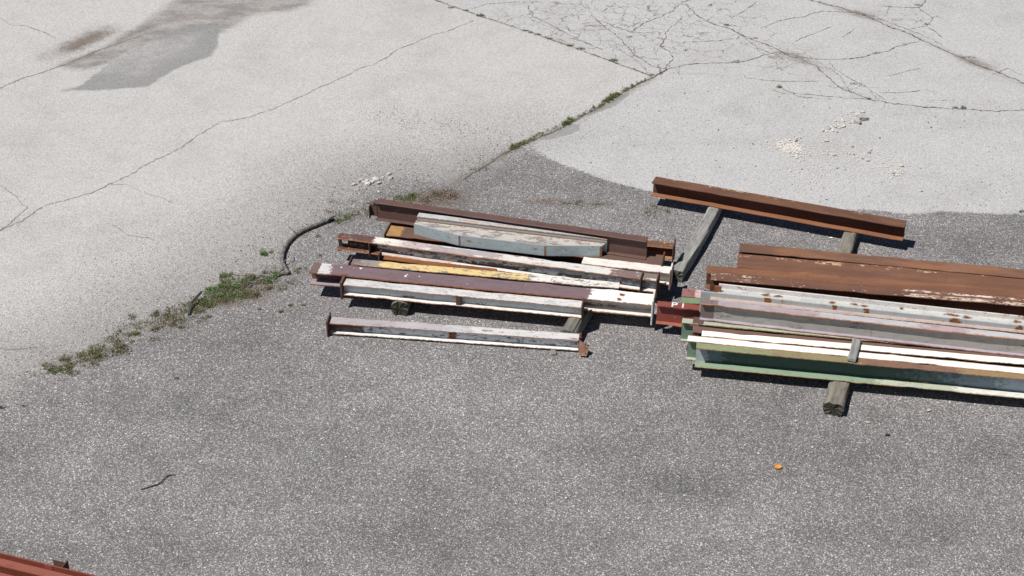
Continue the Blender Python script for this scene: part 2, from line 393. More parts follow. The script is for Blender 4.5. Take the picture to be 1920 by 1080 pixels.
# cracks: jagged dark ribbons in the slabs
ct = NT('crack_dirt')
crack_mat = ct.done(ct.mix(ct.noise(ct.co(), 14, 4, .7), (.15, .13, .115), (.38, .35, .32)), .95)
CR = [  # (points, width m, jitter m)
    ([(690, -45), (815, 0), (905, 32), (1000, 62), (1110, 102), (1222, 143)], .016, .012),
    ([(1252, 130), (1222, 145), (1170, 172), (1120, 203), (1060, 236), (985, 269), (940, 291), (868, 338)], .034, .02),
    ([(890, 38), (850, 55), (820, 62), (760, 88), (710, 115), (640, 145), (570, 178), (510, 205), (470, 220), (410, 228), (372, 255), (340, 275), (290, 300), (250, 325), (180, 358), (90, 385), (40, 415), (-40, 450)], .013, .03),
    ([(-40, 180), (0, 165), (40, 148), (80, 135), (120, 122), (190, 92), (270, 65)], .016, .02),
    ([(-30, 20), (0, 35), (25, 48), (45, 48), (80, 60), (105, 72)], .014, .02),
    ([(-20, 335), (10, 352), (30, 370), (50, 390), (30, 407), (-10, 440)], .012, .03),
    ([(270, 362), (300, 370), (325, 380)], .008, .02), ([(210, 423), (240, 440), (255, 443), (280, 446), (292, 452)], .010, .02),
    ([(-20, 650), (40, 655), (70, 650)], .02, .03), ([(200, 345), (240, 348), (265, 360)], .008, .02),
    ([(1228, 143), (1250, 130), (1280, 122), (1340, 118), (1385, 117), (1430, 105), (1460, 98), (1490, 105), (1530, 112), (1560, 112), (1620, 106), (1660, 95), (1700, 83), (1722, 77)], .014, .03),
    ([(1480, -15), (1515, 0), (1575, 15), (1620, 30), (1680, 55), (1710, 65), (1730, 77), (1780, 98), (1830, 120), (1870, 136), (1940, 165)], .024, .03),
    ([(1600, 20), (1660, 38), (1700, 55), (1745, 72), (1770, 85)], .010, .04),
    ([(1285, 5), (1300, 25), (1330, 42), (1370, 55), (1400, 70), (1440, 85), (1455, 92), (1480, 105), (1500, 110), (1530, 125), (1550, 142), (1570, 160), (1600, 175), (1630, 187), (1660, 192), (1740, 202), (1790, 204), (1865, 209), (1950, 203)], .016, .03),
    ([(1630, 187), (1580, 183), (1520, 178), (1490, 175), (1475, 170), (1462, 162)], .011, .02), ([(1392, 138), (1400, 146), (1445, 152), (1490, 153), (1535, 152)], .010, .02),
    ([(1425, 53), (1460, 40), (1500, 32), (1540, 22), (1600, 24)], .010, .03), ([(1280, 80), (1350, 76), (1375, 72)], .011, .02),
    ([(1370, 35), (1395, 22), (1420, 3)], .010, .02), ([(1490, 78), (1520, 65), (1560, 50)], .009, .02), ([(1580, 70), (1602, 55)], .008, .02),
    ([(1665, 142), (1690, 137), (1725, 128)], .008, .02), ([(1650, 175), (1710, 172), (1735, 168), (1760, 175)], .009, .03),
    ([(1650, 12), (1710, 15), (1720, 15), (1750, 35), (1740, 48), (1765, 70)], .011, .03), ([(1720, 15), (1735, 3), (1740, -10)], .014, .02),
    ([(880, 18), (915, 8), (975, 3)], .009, .02), ([(990, 10), (1000, 32), (1020, 40), (1050, 55), (1080, 72), (1112, 84)], .012, .03),
    ([(1060, 70), (1090, 78), (1130, 95)], .009, .02), ([(1108, 30), (1150, 62), (1190, 100), (1225, 125), (1252, 130)], .013, .03),
    ([(1160, 92), (1200, 118), (1222, 143)], .008, .03), ([(1250, 130), (1265, 110), (1240, 85), (1250, 60), (1280, 30)], .011, .04),
    ([(1180, 60), (1215, 40), (1260, 20), (1300, -5)], .011, .04), ([(1090, 45), (1130, 40), (1180, 60), (1230, 62)], .011, .04),
    ([(1555, 115), (1570, 130), (1600, 150), (1640, 175), (1660, 190)], .009, .03), ([(1530, 125), (1560, 130), (1580, 150), (1590, 172)], .009, .03),
    ([(1860, 140), (1890, 130), (1930, 150)], .007, .03), ([(1740, 48), (1700, 55)], .008, .02), ([(1380, 62), (1420, 90), (1450, 100), (1470, 112)], .009, .03),
    ([(1745, 188), (1790, 190)], .006, .02), ([(1440, 170), (1500, 182), (1560, 186)], .006, .03),
]
def crack(pts, wd, jit, mat):
    w3 = [gp(*p) for p in pts]
    line = []
    for a, b in zip(w3[:-1], w3[1:]):
        n = max(2, int((b - a).length / .028))
        for k in range(n):
            line.append(a.lerp(b, k / n))
    line.append(w3[-1])
    drift = 0
    vs = []
    for k, p in enumerate(line):
        a = line[max(0, k - 1)]; b = line[min(len(line) - 1, k + 1)]
        d = (b - a).normalized(); nrm = Vector((-d.y, d.x, 0))
        drift = drift * .8 + random.uniform(-1, 1) * jit * .42
        ww = wd * random.choice((.25, .3, .45, .6, .75, 1.0, 1.6)) * .5
        if k in (0, len(line) - 1): ww = .0015
        q = p + nrm * drift; q.z = .004
        vs += [q - nrm * ww, q + nrm * ww]
    fs = [(2 * k, 2 * k + 2, 2 * k + 3, 2 * k + 1) for k in range(len(line) - 1)]
    fs = [f[::-1] for f in fs]
    return link_mesh('crack', vs, fs, mat, ground)
ct = NT('crack_dark')
crack_dark = ct.done(ct.mix(ct.noise(ct.co(), 14, 4, .7), (.06, .052, .044), (.21, .18, .15)), .95)
for k_, c_ in enumerate(CR): crack(*c_, crack_mat if 2 <= k_ <= 9 else crack_dark)

# ------------------------------------------------------------------ beams
def box(vs, fs, x0, x1, y0, y1, z0, z1, nx=1):
    b = len(vs)
    for i in range(nx + 1):
        x = x0 + (x1 - x0) * i / nx
        vs += [(x, y0, z0), (x, y1, z0), (x, y1, z1), (x, y0, z1)]
    for i in range(nx):
        p = b + 4 * i; q = p + 4
        for k in range(4):
            k2 = (k + 1) % 4
            fs.append((p + k, q + k, q + k2, p + k2)[::-1])
    fs.append((b, b + 1, b + 2, b + 3)[::-1])
    e = b + 4 * nx
    fs.append((e + 3, e + 2, e + 1, e)[::-1])

def frame_of(A, B, H):
    d = (B - A); L = d.length
    x = d.normalized(); y = Vector((0, 0, 1)).cross(x).normalized(); z = x.cross(y)
    M = Matrix((x, y, z)).transposed().to_4x4()
    M.translation = A - z * H
    return M, L

def thing(name, label, cat, M, group=None):
    e = bpy.data.objects.new(name, None)
    e.empty_display_size = .2
    COL.objects.link(e)
    e.matrix_world = M
    return tag(e, label, cat, group, 'thing')

def wob(seed, L, amp):
    r = random.Random(seed)
    a, b = r.uniform(-1, 1) * amp, r.uniform(-1, 1) * amp
    p1, p2, p3 = r.uniform(0, 6), r.uniform(0, 6), r.uniform(0, 6)
    dents = [(r.uniform(0, L), r.uniform(.03, .10), r.uniform(-1, 1) * amp * 1.8, r.choice((0, 1))) for _ in range(int(L * 3))]
    def f(v):
        x, y, z = v
        for dx, dw, da, side in dents:
            if (y < .012) == (side == 0):
                k = da * math.exp(-((x - dx) / dw) ** 2)
                z += k; y += k * .5
        if x < .001 or x > L - .001: x += r.uniform(-.003, .003)
        s = x / max(L, .1)
        e = 4 * s * (1 - s)
        return (x, y + a * e + .0012 * math.sin(x * 7 + p1), z + .35 * b * e + .0009 * math.sin(x * 9 + p2 + y * 20) + .0006 * math.sin(x * 31 + p3))
    return f

def part(name, boxes, mat, parent, f=None, bevel=.0025):
    vs, fs = [], []
    for b in boxes:
        n = max(1, int((b[1] - b[0]) / .045))
        box(vs, fs, *b, nx=n)
    if f: vs = [f(v) for v in vs]
    o = link_mesh(name, vs, fs, mat, parent)
    if bevel:
        bm = bmesh.new(); bm.from_mesh(o.data)
        ed = [e for e in bm.edges if len(e.link_faces) == 2 and e.calc_face_angle() > 1.0]
        bmesh.ops.bevel(bm, geom=ed, offset=bevel, segments=1, affect='EDGES')
        bm.to_mesh(o.data); bm.free()
    return o

def beam(label, FL, FR, ztop, W, H, mats, tf=.012, tw=.01, web_y=None, web_hole=None, plates=(), name='steel_beam', cat='beam',
         group='steel beams stacked in the yard', z2=None, seed=None, amp=.004, bot_W=None, top_x=(0, 0)):
    """mats: (top, web, bottom, plate). plates: (name, x, thick, y0, y1, z0, z1, mat or None). web_y None = centred"""
    A = gp(*FL, ztop); B = gp(*FR, ztop if z2 is None else z2)
    M, L = frame_of(A, B, H)
    e = thing(name, label, cat, M, group)
    f = wob(seed if seed is not None else label, L, amp)
    mt, mw, mb, mp = mats
    part('top_flange', [(top_x[0], L + top_x[1], 0, W, H - tf, H)], mt, e, f)
    y = W / 2 if web_y is None else web_y
    zl, zh = tf - .002, H - tf + .002
    if web_hole:
        a, b, c, d = web_hole
        wb = [(0.001, a, y - tw / 2, y + tw / 2, zl, zh), (b, L - .001, y - tw / 2, y + tw / 2, zl, zh),
              (a, b, y - tw / 2, y + tw / 2, zl, c), (a, b, y - tw / 2, y + tw / 2, d, zh)]
    else:
        wb = [(0.001, L - .001, y - tw / 2, y + tw / 2, zl, zh)]
    part('web', wb, mw, e, f, 0)
    part('bottom_flange', [(0, L, 0, W, 0, tf)], mb, e, f)
    for nm, x, th, y0, y1, z0, z1, pm in plates:
        if x > 50: x = L + x - 100      # 100 = the far end
        part(nm, [(x, x + th, y0, y1, z0, z1)], pm or mp, e, f)
    e['_L'] = L
    return e, L, f

# flat painted strokes (lettering)
GL = {'P': [[(0, 0), (0, 1)], [(0, 1), (.35, 1), (.5, .88), (.5, .65), (.35, .52), (0, .5)]], '1': [[(.25, 0), (.25, 1)]], '/': [[(.05, 0), (.35, 1)]],
      'O': [[(.15, .95), (.02, .7), (.02, .3), (.2, .02), (.4, .05), (.5, .35), (.45, .8), (.3, .98)]], '3': [[(0, .9), (.3, 1), (.45, .8), (.2, .55), (.45, .35), (.3, .02), (0, .1)]],
      'W': [[(0, .9), (.12, .1), (.28, .6), (.42, .1), (.55, .95)]], 'B': [[(0, 0), (0, 1), (.35, .95), (.4, .7), (0, .52), (.45, .4), (.42, .08), (0, 0)]],
      'N': [[(0, 0), (.02, .6), (.25, .05), (.28, .6)]], 'o': [[(.1, .5), (.0, .25), (.12, .02), (.28, .1), (.3, .4), (.12, .5)]], '9': [[(.4, .7), (.2, .5), (.05, .7), (.2, .98), (.4, .85), (.4, .4), (.25, 0)]],
      '~': [[(0, .0), (.1, .45), (.25, .7), (.5, .85), (.9, 1.0)], [(.1, .3), (.3, .5)], [(.35, .65), (.55, .75)]], '4': [[(.3, 0), (.32, 1), (0, .35), (.5, .38)]], ' ': []}
def strokes(text, x, y, size, wide, thick, gap=.75):
    """-> quads in 2D"""
    out = []
    for ch in text:
        for pl in GL[ch]:
            q = [(x + px * wide, y + py * size) for px, py in pl]
            for (ax, ay), (bx, by) in zip(q[:-1], q[1:]):
                d = math.hypot(bx - ax, by - ay) or 1
                nx, ny = -(by - ay) / d * thick / 2, (bx - ax) / d * thick / 2
                ex, ey = (bx - ax) / d * thick * .3, (by - ay) / d * thick * .3
                out.append(((round(x, 4), round(y, 4)), [(ax - ex - nx, ay - ey - ny), (bx + ex - nx, by + ey - ny), (bx + ex + nx, by + ey + ny), (ax - ex + nx, ay - ey + ny)]))
        x += wide * gap
    return out
def writing(parent, quads, plane, level, mat, name='chalk_letter'):
    for lab in sorted({q[0] for q in quads}):
        letter(parent, [q[1] for q in quads if q[0] == lab], plane, level, mat, name)
def letter(parent, quads, plane, level, mat, name):
    vs, fs = [], []
    for k, q in enumerate(quads):
        b = len(vs)
        lv = level + (k % 7) * .00012 * (1 if plane == 'top' else -1)
        for u, v in q:
            vs.append((u, v, lv) if plane == 'top' else (u, lv, v))
        fs.append((b, b + 1, b + 2, b + 3))
    return link_mesh(name, vs, fs, mat, parent)

def paint_mat(name, col, rough=.7, wear=.5):
    t = NT(name)
    n = t.noise(t.co(), 60, 4, .7)
    return t.done(t.mix(t.mul(t.step(n, .45, .7), wear), col, tuple(c * .55 for c in col)), rough)

white_mark = paint_mat('white_marker_paint', (.8, .8, .78))
chalk = paint_mat('grey_chalk', (.34, .34, .36), .9, .8)
chalk_dim = paint_mat('faint_chalk', (.13, .17, .18), .9, .9)
brown = (.118, .068, .058); WHITE = (.56, .57, .57); CREAM = (.86, .81, .73)
m_plate_rust = rusty('end_plate_rust', (.085, .045, .034), (.16, .085, .058), (.04, .027, .023))
m_orange_rust = rusty('orange_rust_plate', (.24, .095, .045), (.42, .2, .1), (.1, .05, .03))
m_brown = steel('brown_primer', brown, rust=.0, speck=.1, vary=.3)

T = .14           # height of the timber bearers
LG, RG = 'steel beams in the left stack', 'steel beams in the right stack'

# ---- left stack -----------------------------------------------------------
# furthest bearer-level beam, rusty patches at its right end
m = steel('dark_rusty_coat', (.085, .06, .05), zones=((2.55, .2, (.13, .085, .06)),), rust=.35, edge=.125, rustcol=(.3, .12, .045), speck=.3, alt=(.62, .5, .38), thr=.70)
beam('dark rusty I-beam with orange patches, behind the others under the tall brown beam', (729, 408), (1262, 466), .311, .125, .143, (m, m_plate_rust, m_orange_rust, m_plate_rust),
     plates=(('end_plate', 99.998, .012, -.035, .15, -.03, .185, None),), group=LG)
# wide brown bearer beam with yellowed left end
m = steel('brown_cover_yellowed', (.36, .22, .09), zones=((.16, .15, (.135, .085, .066)),), rust=.12, alt=(.5, .44, .36), thr=.68, edge=.2, speck=.2)
e, L3, _ = beam('wide brown beam under the tall brown beam, its left tip patchy yellow', (722, 440.5), (1240, 497.8), .311, .205, .143, (m, m_plate_rust, m_brown, m_plate_rust),
     plates=(('end_plate', -.012, .014, -.015, .215, -.01, .165, None), ('end_plate', 99.998, .014, -.02, .2, -.01, .19, None)), group=LG)
# short white beam, right end
m = steel('white_paint_a', (.68, .65, .61), rust=.05, edge=.14, speck=.1, vary=.12)
beam('short white beam with a flared end plate beside the grey timber', (1090, 494.2), (1256, 513.3), .311, .14, .143, (m, m, m, m_plate_rust),
     plates=(('end_plate', 99.998, .016, -.03, .165, -.035, .185, m),), group=LG)
# long beam, brown ends and peeling white middle
zon = ((.40, .12, (.70, .67, .62)), (.70, .5, (.46, .41, .41)), (1.0, .7, (.37, .335, .345)), (1.75, .5, (.62, .60, .58)), (2.92, .16, (.20, .14, .135)), (3.18, .1, (.19, .16, .14)))
mt = steel('peeling_white_brown_ends', brown, zones=zon, rust=.22, edge=.13, speck=.3, alt=(.30, .25, .25), thr=.60, alt2=(.62, .60, .57), thr2=.60, rustcol=(.26, .1, .04))
mw = steel('peeling_web', (.05, .028, .024), zones=((.44, .1, (.72, .70, .65)), (2.0, 1.0, (.48, .53, .57))), alt=(.07, .035, .03), thr=.66, alt2=(.20, .24, .27), thr2=.56, rust=.05, speck=.2, pscale=9, stripe=((2, .0, .05, .5, (.07, .036, .03)),))
m5b = steel('bottom_flange_white', brown, zones=((.46, .1, (.55, .51, .49)), (1.3, .6, (.72, .72, .71))), rust=.35, edge=.13, rustcol=(.3, .12, .05), speck=.4)
e5, L5, _ = beam('long white beam with peeling web and bare brown ends', (630, 446), (1231, 527), .311, .13, .143, (mt, mw, m5b, m_plate_rust), web_hole=(.04, .105, .055, .105),
     plates=(('stiffener_plate', .36, .01, -.012, .058, -.02, .128, m_brown), ('stiffener_plate', 99.835, .012, -.02, .11, -.02, .17, None), ('end_plate', 99.998, .014, -.02, .14, -.05, .17, None)), group=LG)
e5['label'] = 'long white beam with peeling web and bare brown ends'
# rusty low channel tucked in front of it
m = rusty('orange_brown_rust', (.20, .075, .03), (.34, .15, .06), (.09, .04, .025), flakes=.5)
beam('low orange-rusted channel wedged between the peeling white and yellow beams', (713, 485), (930, 509.5), .228, .062, .06, (m, m, m, m_plate_rust), tf=.008, tw=.008, web_y=.054,
     plates=(('end_plate', -.012, .013, -.03, .07, .0, .13, None),), group=LG)
# yellow beam
zon = ((.10, .2, (.30, .26, .22)), (.28, .35, (.66, .50, .23)), (1.86, .12, (.70, .67, .62)))
mt = steel('yellow_paint', (.20, .14, .125), zones=zon, rust=.12, alt=(.21, .22, .225), thr=.585, edge=.12, speck=.15, pscale=8)
my = steel('shaded_yellow_side', (.36, .20, .02), zones=((1.86, .1, (.40, .37, .33)),), rust=.1, speck=.1)  # darker copy of the top paint, shade put into web and bottom flange
beam('yellow-painted beam turning white halfway along, mauve at its left tip', (655.6, 496), (1160, 541.2), .313, .118, .145, (mt, my, my, m_plate_rust), web_y=.02,
     plates=(('end_plate', -.012, .012, -.03, .14, -.02, .17, None),), group=LG)
# mauve beam
zon = ((.085, .05, (.56, .54, .54)), (.20, .25, (.18, .128, .142)), (2.86, .25, (.86, .83, .78)))
mt = steel('mauve_primer_white_end', (.16, .11, .10), zones=zon, rust=.04, edge=.205, speck=.12, alt=(.62, .56, .55), thr=.735, vary=.22, spots=((3.17, .13, .028, .03), (3.15, .055, .03, .035), (.35, .01, .07, .02)))
mw = steel('mauve_web', (.085, .055, .06), zones=((2.75, .1, (.50, .49, .47)),), rust=.08, speck=.2, stripe=((2, .0, .05, .4, (.2, .1, .05)),))
mb = steel('mauve_bottom', (.30, .27, .29), zones=((2.6, .1, (.72, .68, .63)),), rust=.15, edge=.205, speck=.2)
mwp = steel('white_end_plate', (.66, .62, .57), rust=.3, alt=(.25, .14, .1), thr=.6, pscale=12)
e9, _, _ = beam('broad mauve-primed beam with a white right end', (579, 511), (1222, 572), .316, .2, .148, (mt, mw, mb, mwp), tf=.014,
     plates=(('end_plate', 99.998, .016, -.012, .23, -.085, .185, None), ('bolt_hole', 1.0, .02, .1, .12, .147, .1486, m_orange_rust), ('bolt_hole', .97, .012, .13, .142, .147, .1486, m_orange_rust),
             ('bolt_hole', 1.02, .012, .06, .072, .147, .1486, m_plate_rust), ('bolt_hole', 2.12, .014, .14, .154, .147, .1486, m_orange_rust), ('bolt_hole', 2.06, .014, .08, .094, .147, .1486, m_orange_rust),
             ('bolt_hole', 2.3, .014, .07, .084, .147, .1486, m_orange_rust), ('bolt_hole', 2.27, .014, .04, .054, .147, .1486, m_orange_rust)), group=LG)
for sx, sy, sr, n_ in ((.50, .165, .022, 3), (.42, .15, .010, 5), (.30, .15, .012, 4), (.98, .10, .016, 6), (.99, .13, .009, 5), (1.12, .115, .009, 4), (1.62, .06, .006, 5), (2.2, .15, .005, 5)):
    link_mesh('paint_splash', [(sx + sr * math.cos(k_ * math.tau / n_ + .5), sy + sr * math.sin(k_ * math.tau / n_ + .5), .1503) for k_ in range(n_)], [tuple(range(n_))], white_mark, e9)
# white front beam of the stack
mt = steel('white_paint_b', WHITE, zones=((.9, .5, (.60, .60, .59)),), rust=.08, edge=.124, speck=.28, rustcol=(.26, .11, .06), alt=(.44, .42, .43), thr=.585, vary=.3)
mw = steel('white_web_b', (.55, .59, .60), rust=.10, speck=.28, alt=(.13, .11, .10), thr=.635, stripe=((2, .0, .035, .3, (.16, .08, .05)),), vary=.15, pscale=7)
mb = steel('white_bottom_b', (.74, .72, .68), rust=.12, edge=.124, rustcol=(.32, .13, .06), speck=.25)
beam('white beam with a rusty stiffener mid-length along the front of the left stack', (641.5, 534), (1091, 577), .294, .124, .126, (mt, mw, mb, m_plate_rust), tf=.010,
     plates=(('end_plate', -.022, .022, -.012, .14, -.045, .155, None), ('stiffener_plate', 1.16, .05, .004, .055, .010, .117, None), ('end_plate', 100.0, .014, -.05, .09, -.03, .185, None)), group=LG)
# lone white beam lying in front
zon = ((.55, .4, (.42, .41, .435)), (1.15, .2, (.49, .49, .50)), (1.42, .2, (.58, .585, .58)))
mt = steel('white_paint_c', (.38, .35, .365), zones=zon, rust=.15, edge=.118, speck=.3, alt=(.26, .17, .16), thr=.61, vary=.35, rustcol=(.24, .1, .06))
mw = steel('white_web_c', (.085, .045, .042), zones=((.34, .15, (.60, .64, .65)),), rust=.1, speck=.25, alt=(.16, .18, .2), thr=.58, pscale=8, spots=((1.22, .06, .05, .09),))
mb = steel('white_bottom_c', (.74, .73, .71), rust=.2, edge=.118, speck=.2)
eC, LC, fC = beam('loose white beam on the ground in front of the left stack', (615, 605.7), (1085, 638.5), .149, .118, .129, (mt, mw, mb, m_plate_rust), tf=.010,
     plates=(('end_plate', -.014, .015, -.03, .14, -.012, .165, None),), group=LG)
m_gus = rusty('pale_rust_plate', (.20, .105, .07), (.30, .17, .12), (.09, .05, .035))
def gusset():
    # twisted connection plate hanging off the right end
    pts = [(0, -.005, .132), (.055, -.045, .118), (.125, -.05, .062), (.10, -.13, -.008), (.03, -.12, -.016), (-.002, -.03, .03)]
    n = Vector((.55, -.7, .45)).normalized() * .012
    vs = [Vector((LC + x * .85, y * .85 + .03, z * .85 + .015)) for x, y, z in pts]
    vs += [v - n for v in vs]
    k = len(pts)
    fs = [tuple(range(k))[::-1], tuple(range(k, 2 * k))] + [(i, (i + 1) % k, k + (i + 1) % k, k + i) for i in range(k)]
    o = link_mesh('gusset_plate', vs, fs, m_gus, eC)
    hole = paint_mat('bolt_hole_dark', (.02, .015, .012), .9, .2)
    for hx, hy, hz in ((.085, -.05, .052), (.07, -.09, .02)):
        c = Vector((LC + hx, hy + .03, hz)) + n * .62
        u = n.cross(Vector((0, 0, 1))).normalized(); v2 = n.cross(u).normalized()
        vv = [c + (u * math.cos(a) + v2 * math.sin(a)) * .008 for a in [i * math.tau / 8 for i in range(8)]]
        link_mesh('bolt_hole', vv, [tuple(range(8))], hole, o)
    part('torn_tab', [(LC - .002, LC + .022, .075, .083, .10, .165)], m_orange_rust, eC)
gusset()

# tall dark brown beam on top, at the back
m = steel('brown_primer_top', (.128, .074, .064), rust=.0, speck=.12, vary=.35)
mw = steel('brown_primer_web', (.115, .066, .058), rust=.0, speck=.05, vary=.25)
e1, L1, _ = beam('tall dark brown I-beam lying on top at the back of the left stack', (703, 380), (1212.2, 453.3), .531, .10, .217, (m, mw, m, m_brown), tf=.011,
     plates=(('end_plate', -.075, .008, .0, .05, .012, .16, None), ('clip_angle', -.075, .08, .04, .048, .03, .17, None), ('cope_plate', -.035, .037, .03, .075, .178, .207, None)), group=LG)
writing(e1, strokes('~', .20, .085, .075, .11, .006), 'web', .05 - .0062, paint_mat('chalk_scribble', (.22, .2, .2), .9, .8), 'chalk_scribble')

# haunched grey girder on top
def haunch():
    zt, H, zl = .485, .172, .433
    A = gp(781.5, 406, zt); B = gp(1138.7, 448.6, zt)
    M, L = frame_of(A, B, H)
    e = thing('haunched_girder', 'pale blue-grey haunched girder with rust lines on top of the left stack', 'girder', M, LG)
    Mi = M.inverted()
    blue = (.30, .355, .375)
    mt = steel('grey_blue_top', (.45, .48, .50), rust=.12, speck=.3, edge=.085, stripe=((1, .02, .05, .42, (.42, .28, .22)),), rustcol=(.26, .12, .06))
    mf = steel('grey_blue_face', blue, rust=.12, speck=.35, alt=(.16, .15, .14), thr=.69, stripe=((2, .0, .062, .9, (.30, .13, .04)),), rustcol=(.2, .09, .04), vary=.12)
    ml = steel('cream_ledge', (.45, .435, .40), rust=.2, speck=.3, alt=(.25, .22, .215), thr=.555, rustcol=(.36, .17, .07), pscale=6)
    mv = steel('grey_blue_front', blue, rust=.22, speck=.42, stripe=((2, .055, .085, .25, (.28, .15, .08)),), rustcol=(.17, .085, .045), vary=.12)
    part('top_flange', [(0, L, 0, .085, H - .012, H)], mt, e)
    # web face, rust band where the ledge meets it
    mband = rusty('seam_rust', (.20, .095, .04), (.30, .16, .075), (.10, .05, .03))
    mfp = steel('grey_blue_plain', blue, rust=.08, speck=.3, rustcol=(.2, .09, .04), vary=.12)
    part('web', [(.002, L - .002, .006, .02, .010, H - .010)], mfp, e)
    part('bottom_flange', [(0, L, 0, .085, -.0, .012)], mt, e)
    part('weld_seam', [(.0, L - .01, -.002, .008, zl - zt + H - .004, zl - zt + H + .009)], mband, e)
    fp = [(777, 419.2), (861.7, 441), (1022, 459.8), (1129, 460.8)]
    loc = [Mi @ gp(u, v, zl) for u, v in fp]
    zz = zl - zt + H
    # ledge plate
    top = [Vector((p.x, p.y, zz)) for p in loc]
    poly = [Vector((top[0].x, .008, zz))] + top + [Vector((top[-1].x + .03, .008, zz))]
    vs = poly + [p - Vector((0, 0, .012)) for p in poly]
    k = len(poly)
    fs = [tuple(range(k)), tuple(range(k, 2 * k))[::-1]] + [(i, k + i, k + (i + 1) % k, (i + 1) % k) for i in range(k)]
    link_mesh('ledge_plate', vs, fs, ml, e)
    # bent front plate
    bot = zz - .122
    nrm = []
    for i in range(4):
        a = top[max(0, i - 1)]; b = top[min(3, i + 1)]
        d = (b - a).normalized(); nrm.append(Vector((d.y, -d.x, 0)))
    vs, fs = [], []
    for p, n in zip(top, nrm):
        q = p + n * .012
        vs += [Vector((p.x, p.y, bot)), Vector((q.x, q.y, bot)), Vector((q.x, q.y, zz + .002)), Vector((p.x, p.y, zz + .002))]
    for i in range(3):
        for j in range(4):
            j2 = (j + 1) % 4
            fs.append((4 * i + j, 4 * i + j2, 4 * i + 4 + j2, 4 * i + 4 + j))
    fs += [(0, 3, 2, 1), (12, 13, 14, 15)]
    link_mesh('front_plate', vs, fs, mv, e)
    for i in (1, 2, 3):
        p = top[i] + nrm[i] * .0105
        d = Vector((-nrm[i].y, nrm[i].x, 0))
        w_ = .008 if i < 3 else .012
        if i == 3: p = p - d * .012
        c = [p - d * w_, p + d * w_, p + d * w_ + nrm[i] * .005, p - d * w_ + nrm[i] * .005]
        vs = [Vector((q.x, q.y, bot + .004)) for q in c] + [Vector((q.x, q.y, zz - .001)) for q in c]
        link_mesh('weld_bead', vs, [(0, 1, 2, 3), (7, 6, 5, 4), (0, 4, 5, 1), (1, 5, 6, 2), (2, 6, 7, 3), (3, 7, 4, 0)], mband, e)
haunch()

# ---- right group ----------------------------------------------------------
R_X = 2130   # beams run on past the right edge of the picture
def ext(FL, FR, x=R_X):
    s = (FR[1] - FL[1]) / (FR[0] - FL[0])
    return (x, FL[1] + s * (x - FL[0]))
m = rusty('rust_lone', (.115, .056, .036), (.185, .088, .052), (.055, .03, .022), stripe=((1, .115, .15, .2, (.5, .34, .2)),))
mi = rusty('rust_lone_web', (.10, .045, .03), (.15, .065, .04), (.05, .03, .022))
mbo = rusty('rust_lone_bottom', (.22, .095, .045), (.30, .13, .065), (.1, .05, .03))
beam('lone rusty I-beam lying askew across two grey timbers', (1222, 342.3), (1696.4, 426.7), .313, .157, .173, (m, mi, mbo, m), tf=.012, group=RG)

m = rusty('rust_r1', (.135, .072, .050), (.26, .12, .065), (.085, .055, .05), grey=.6)
beam('rusty beam along the back edge of the right stack', (1385.6, 470.6), ext((1385.6, 470.6), (1920, 520.6)), .335, .162, .195, (m, mi, m, m), group=RG)
m = rusty('rust_r1b', (.145, .070, .045), (.205, .098, .06), (.075, .04, .03), stripe=((1, .19, .245, .27, (.62, .44, .29)),))
beam('wide flat rusty beam with a flaky cream strip, second from the back', (1382, 500.6), ext((1382, 500.6), (1920, 545)), .318, .26, .178, (m, mi, m, m), group=RG)
m = rusty('rust_r2', (.165, .076, .046), (.26, .115, .06), (.09, .05, .036))
beam('plain rusty beam, third from the back of the right stack', (1325, 512), ext((1325, 512), (1920, 559.5)), .328, .15, .188, (m, mi, m, m), group=RG)
m = rusty('rust_r2b', (.135, .066, .044), (.19, .09, .056), (.08, .04, .03), stripe=((1, .0, .055, .30, (.66, .51, .40)), (1, .09, .125, .3, (.72, .6, .5))), flakes=.35)
e2, _, _ = beam('rusty beam with white flakes along its front edge, above the dark gap', (1332, 524), ext((1332, 524), (1920, 573.3)), .346, .15, .206, (m, mi, m, m), group=RG)

# first layer under the grey girders
mp = steel('pink_primer', (.26, .13, .12), zones=((.13, .03, (.56, .40, .42)),), rust=.02, speck=.15, alt=(.30, .09, .07), thr=.6, pscale=14)
beam('pink-primed beam end poking out behind the green one', (1277.8, 555), ext((1277.8, 555), (1330, 559.6), 1800), .355, .14, .215, (mp, m_brown, m_brown, mp),
     plates=(('bolt_hole', .06, .012, .1, .112, .2145, .2158, m_plate_rust), ('bolt_hole', .1, .012, .04, .052, .2145, .2158, m_plate_rust)), group=RG)
mg = steel('green_primer', (.165, .25, .145), rust=.08, speck=.35, edge=.105)
beam('narrow green beam end between the pink end and the red beam', (1277.2, 567.4), ext((1277.2, 567.4), (1330, 572), 1800), .352, .105, .212, (mg, mg, mg, mg), group=RG)
mr = steel('red_oxide', (.235, .062, .050), rust=.02, speck=.1, vary=.15, edge=.09, rustcol=(.1, .035, .03))
mrb = steel('red_oxide_bottom', (.33, .115, .075), rust=.02, speck=.1, vary=.2)
e, _, _ = beam('red oxide beam marked P1 in white', (1231.7, 573.3), ext((1231.7, 573.3), (1302, 580), 1800), .357, .092, .217, (mr, mr, mrb, mr), tf=.012, group=RG,
     plates=(('bolt_hole', .035, .012, .02, .03, .0118, .0128, m_plate_rust),))
writing(e, strokes('P1', .148, .012, .068, .085, .014, .95), 'top', .2184, white_mark, 'painted_letter')
yw = .046 - .0058
writing(e, strokes('/', .20, .115, .07, .07, .010) + strokes('OP', .265, .118, .06, .075, .006, .9) + strokes('P1', .175, .048, .058, .065, .009, .9), 'web', yw, chalk)

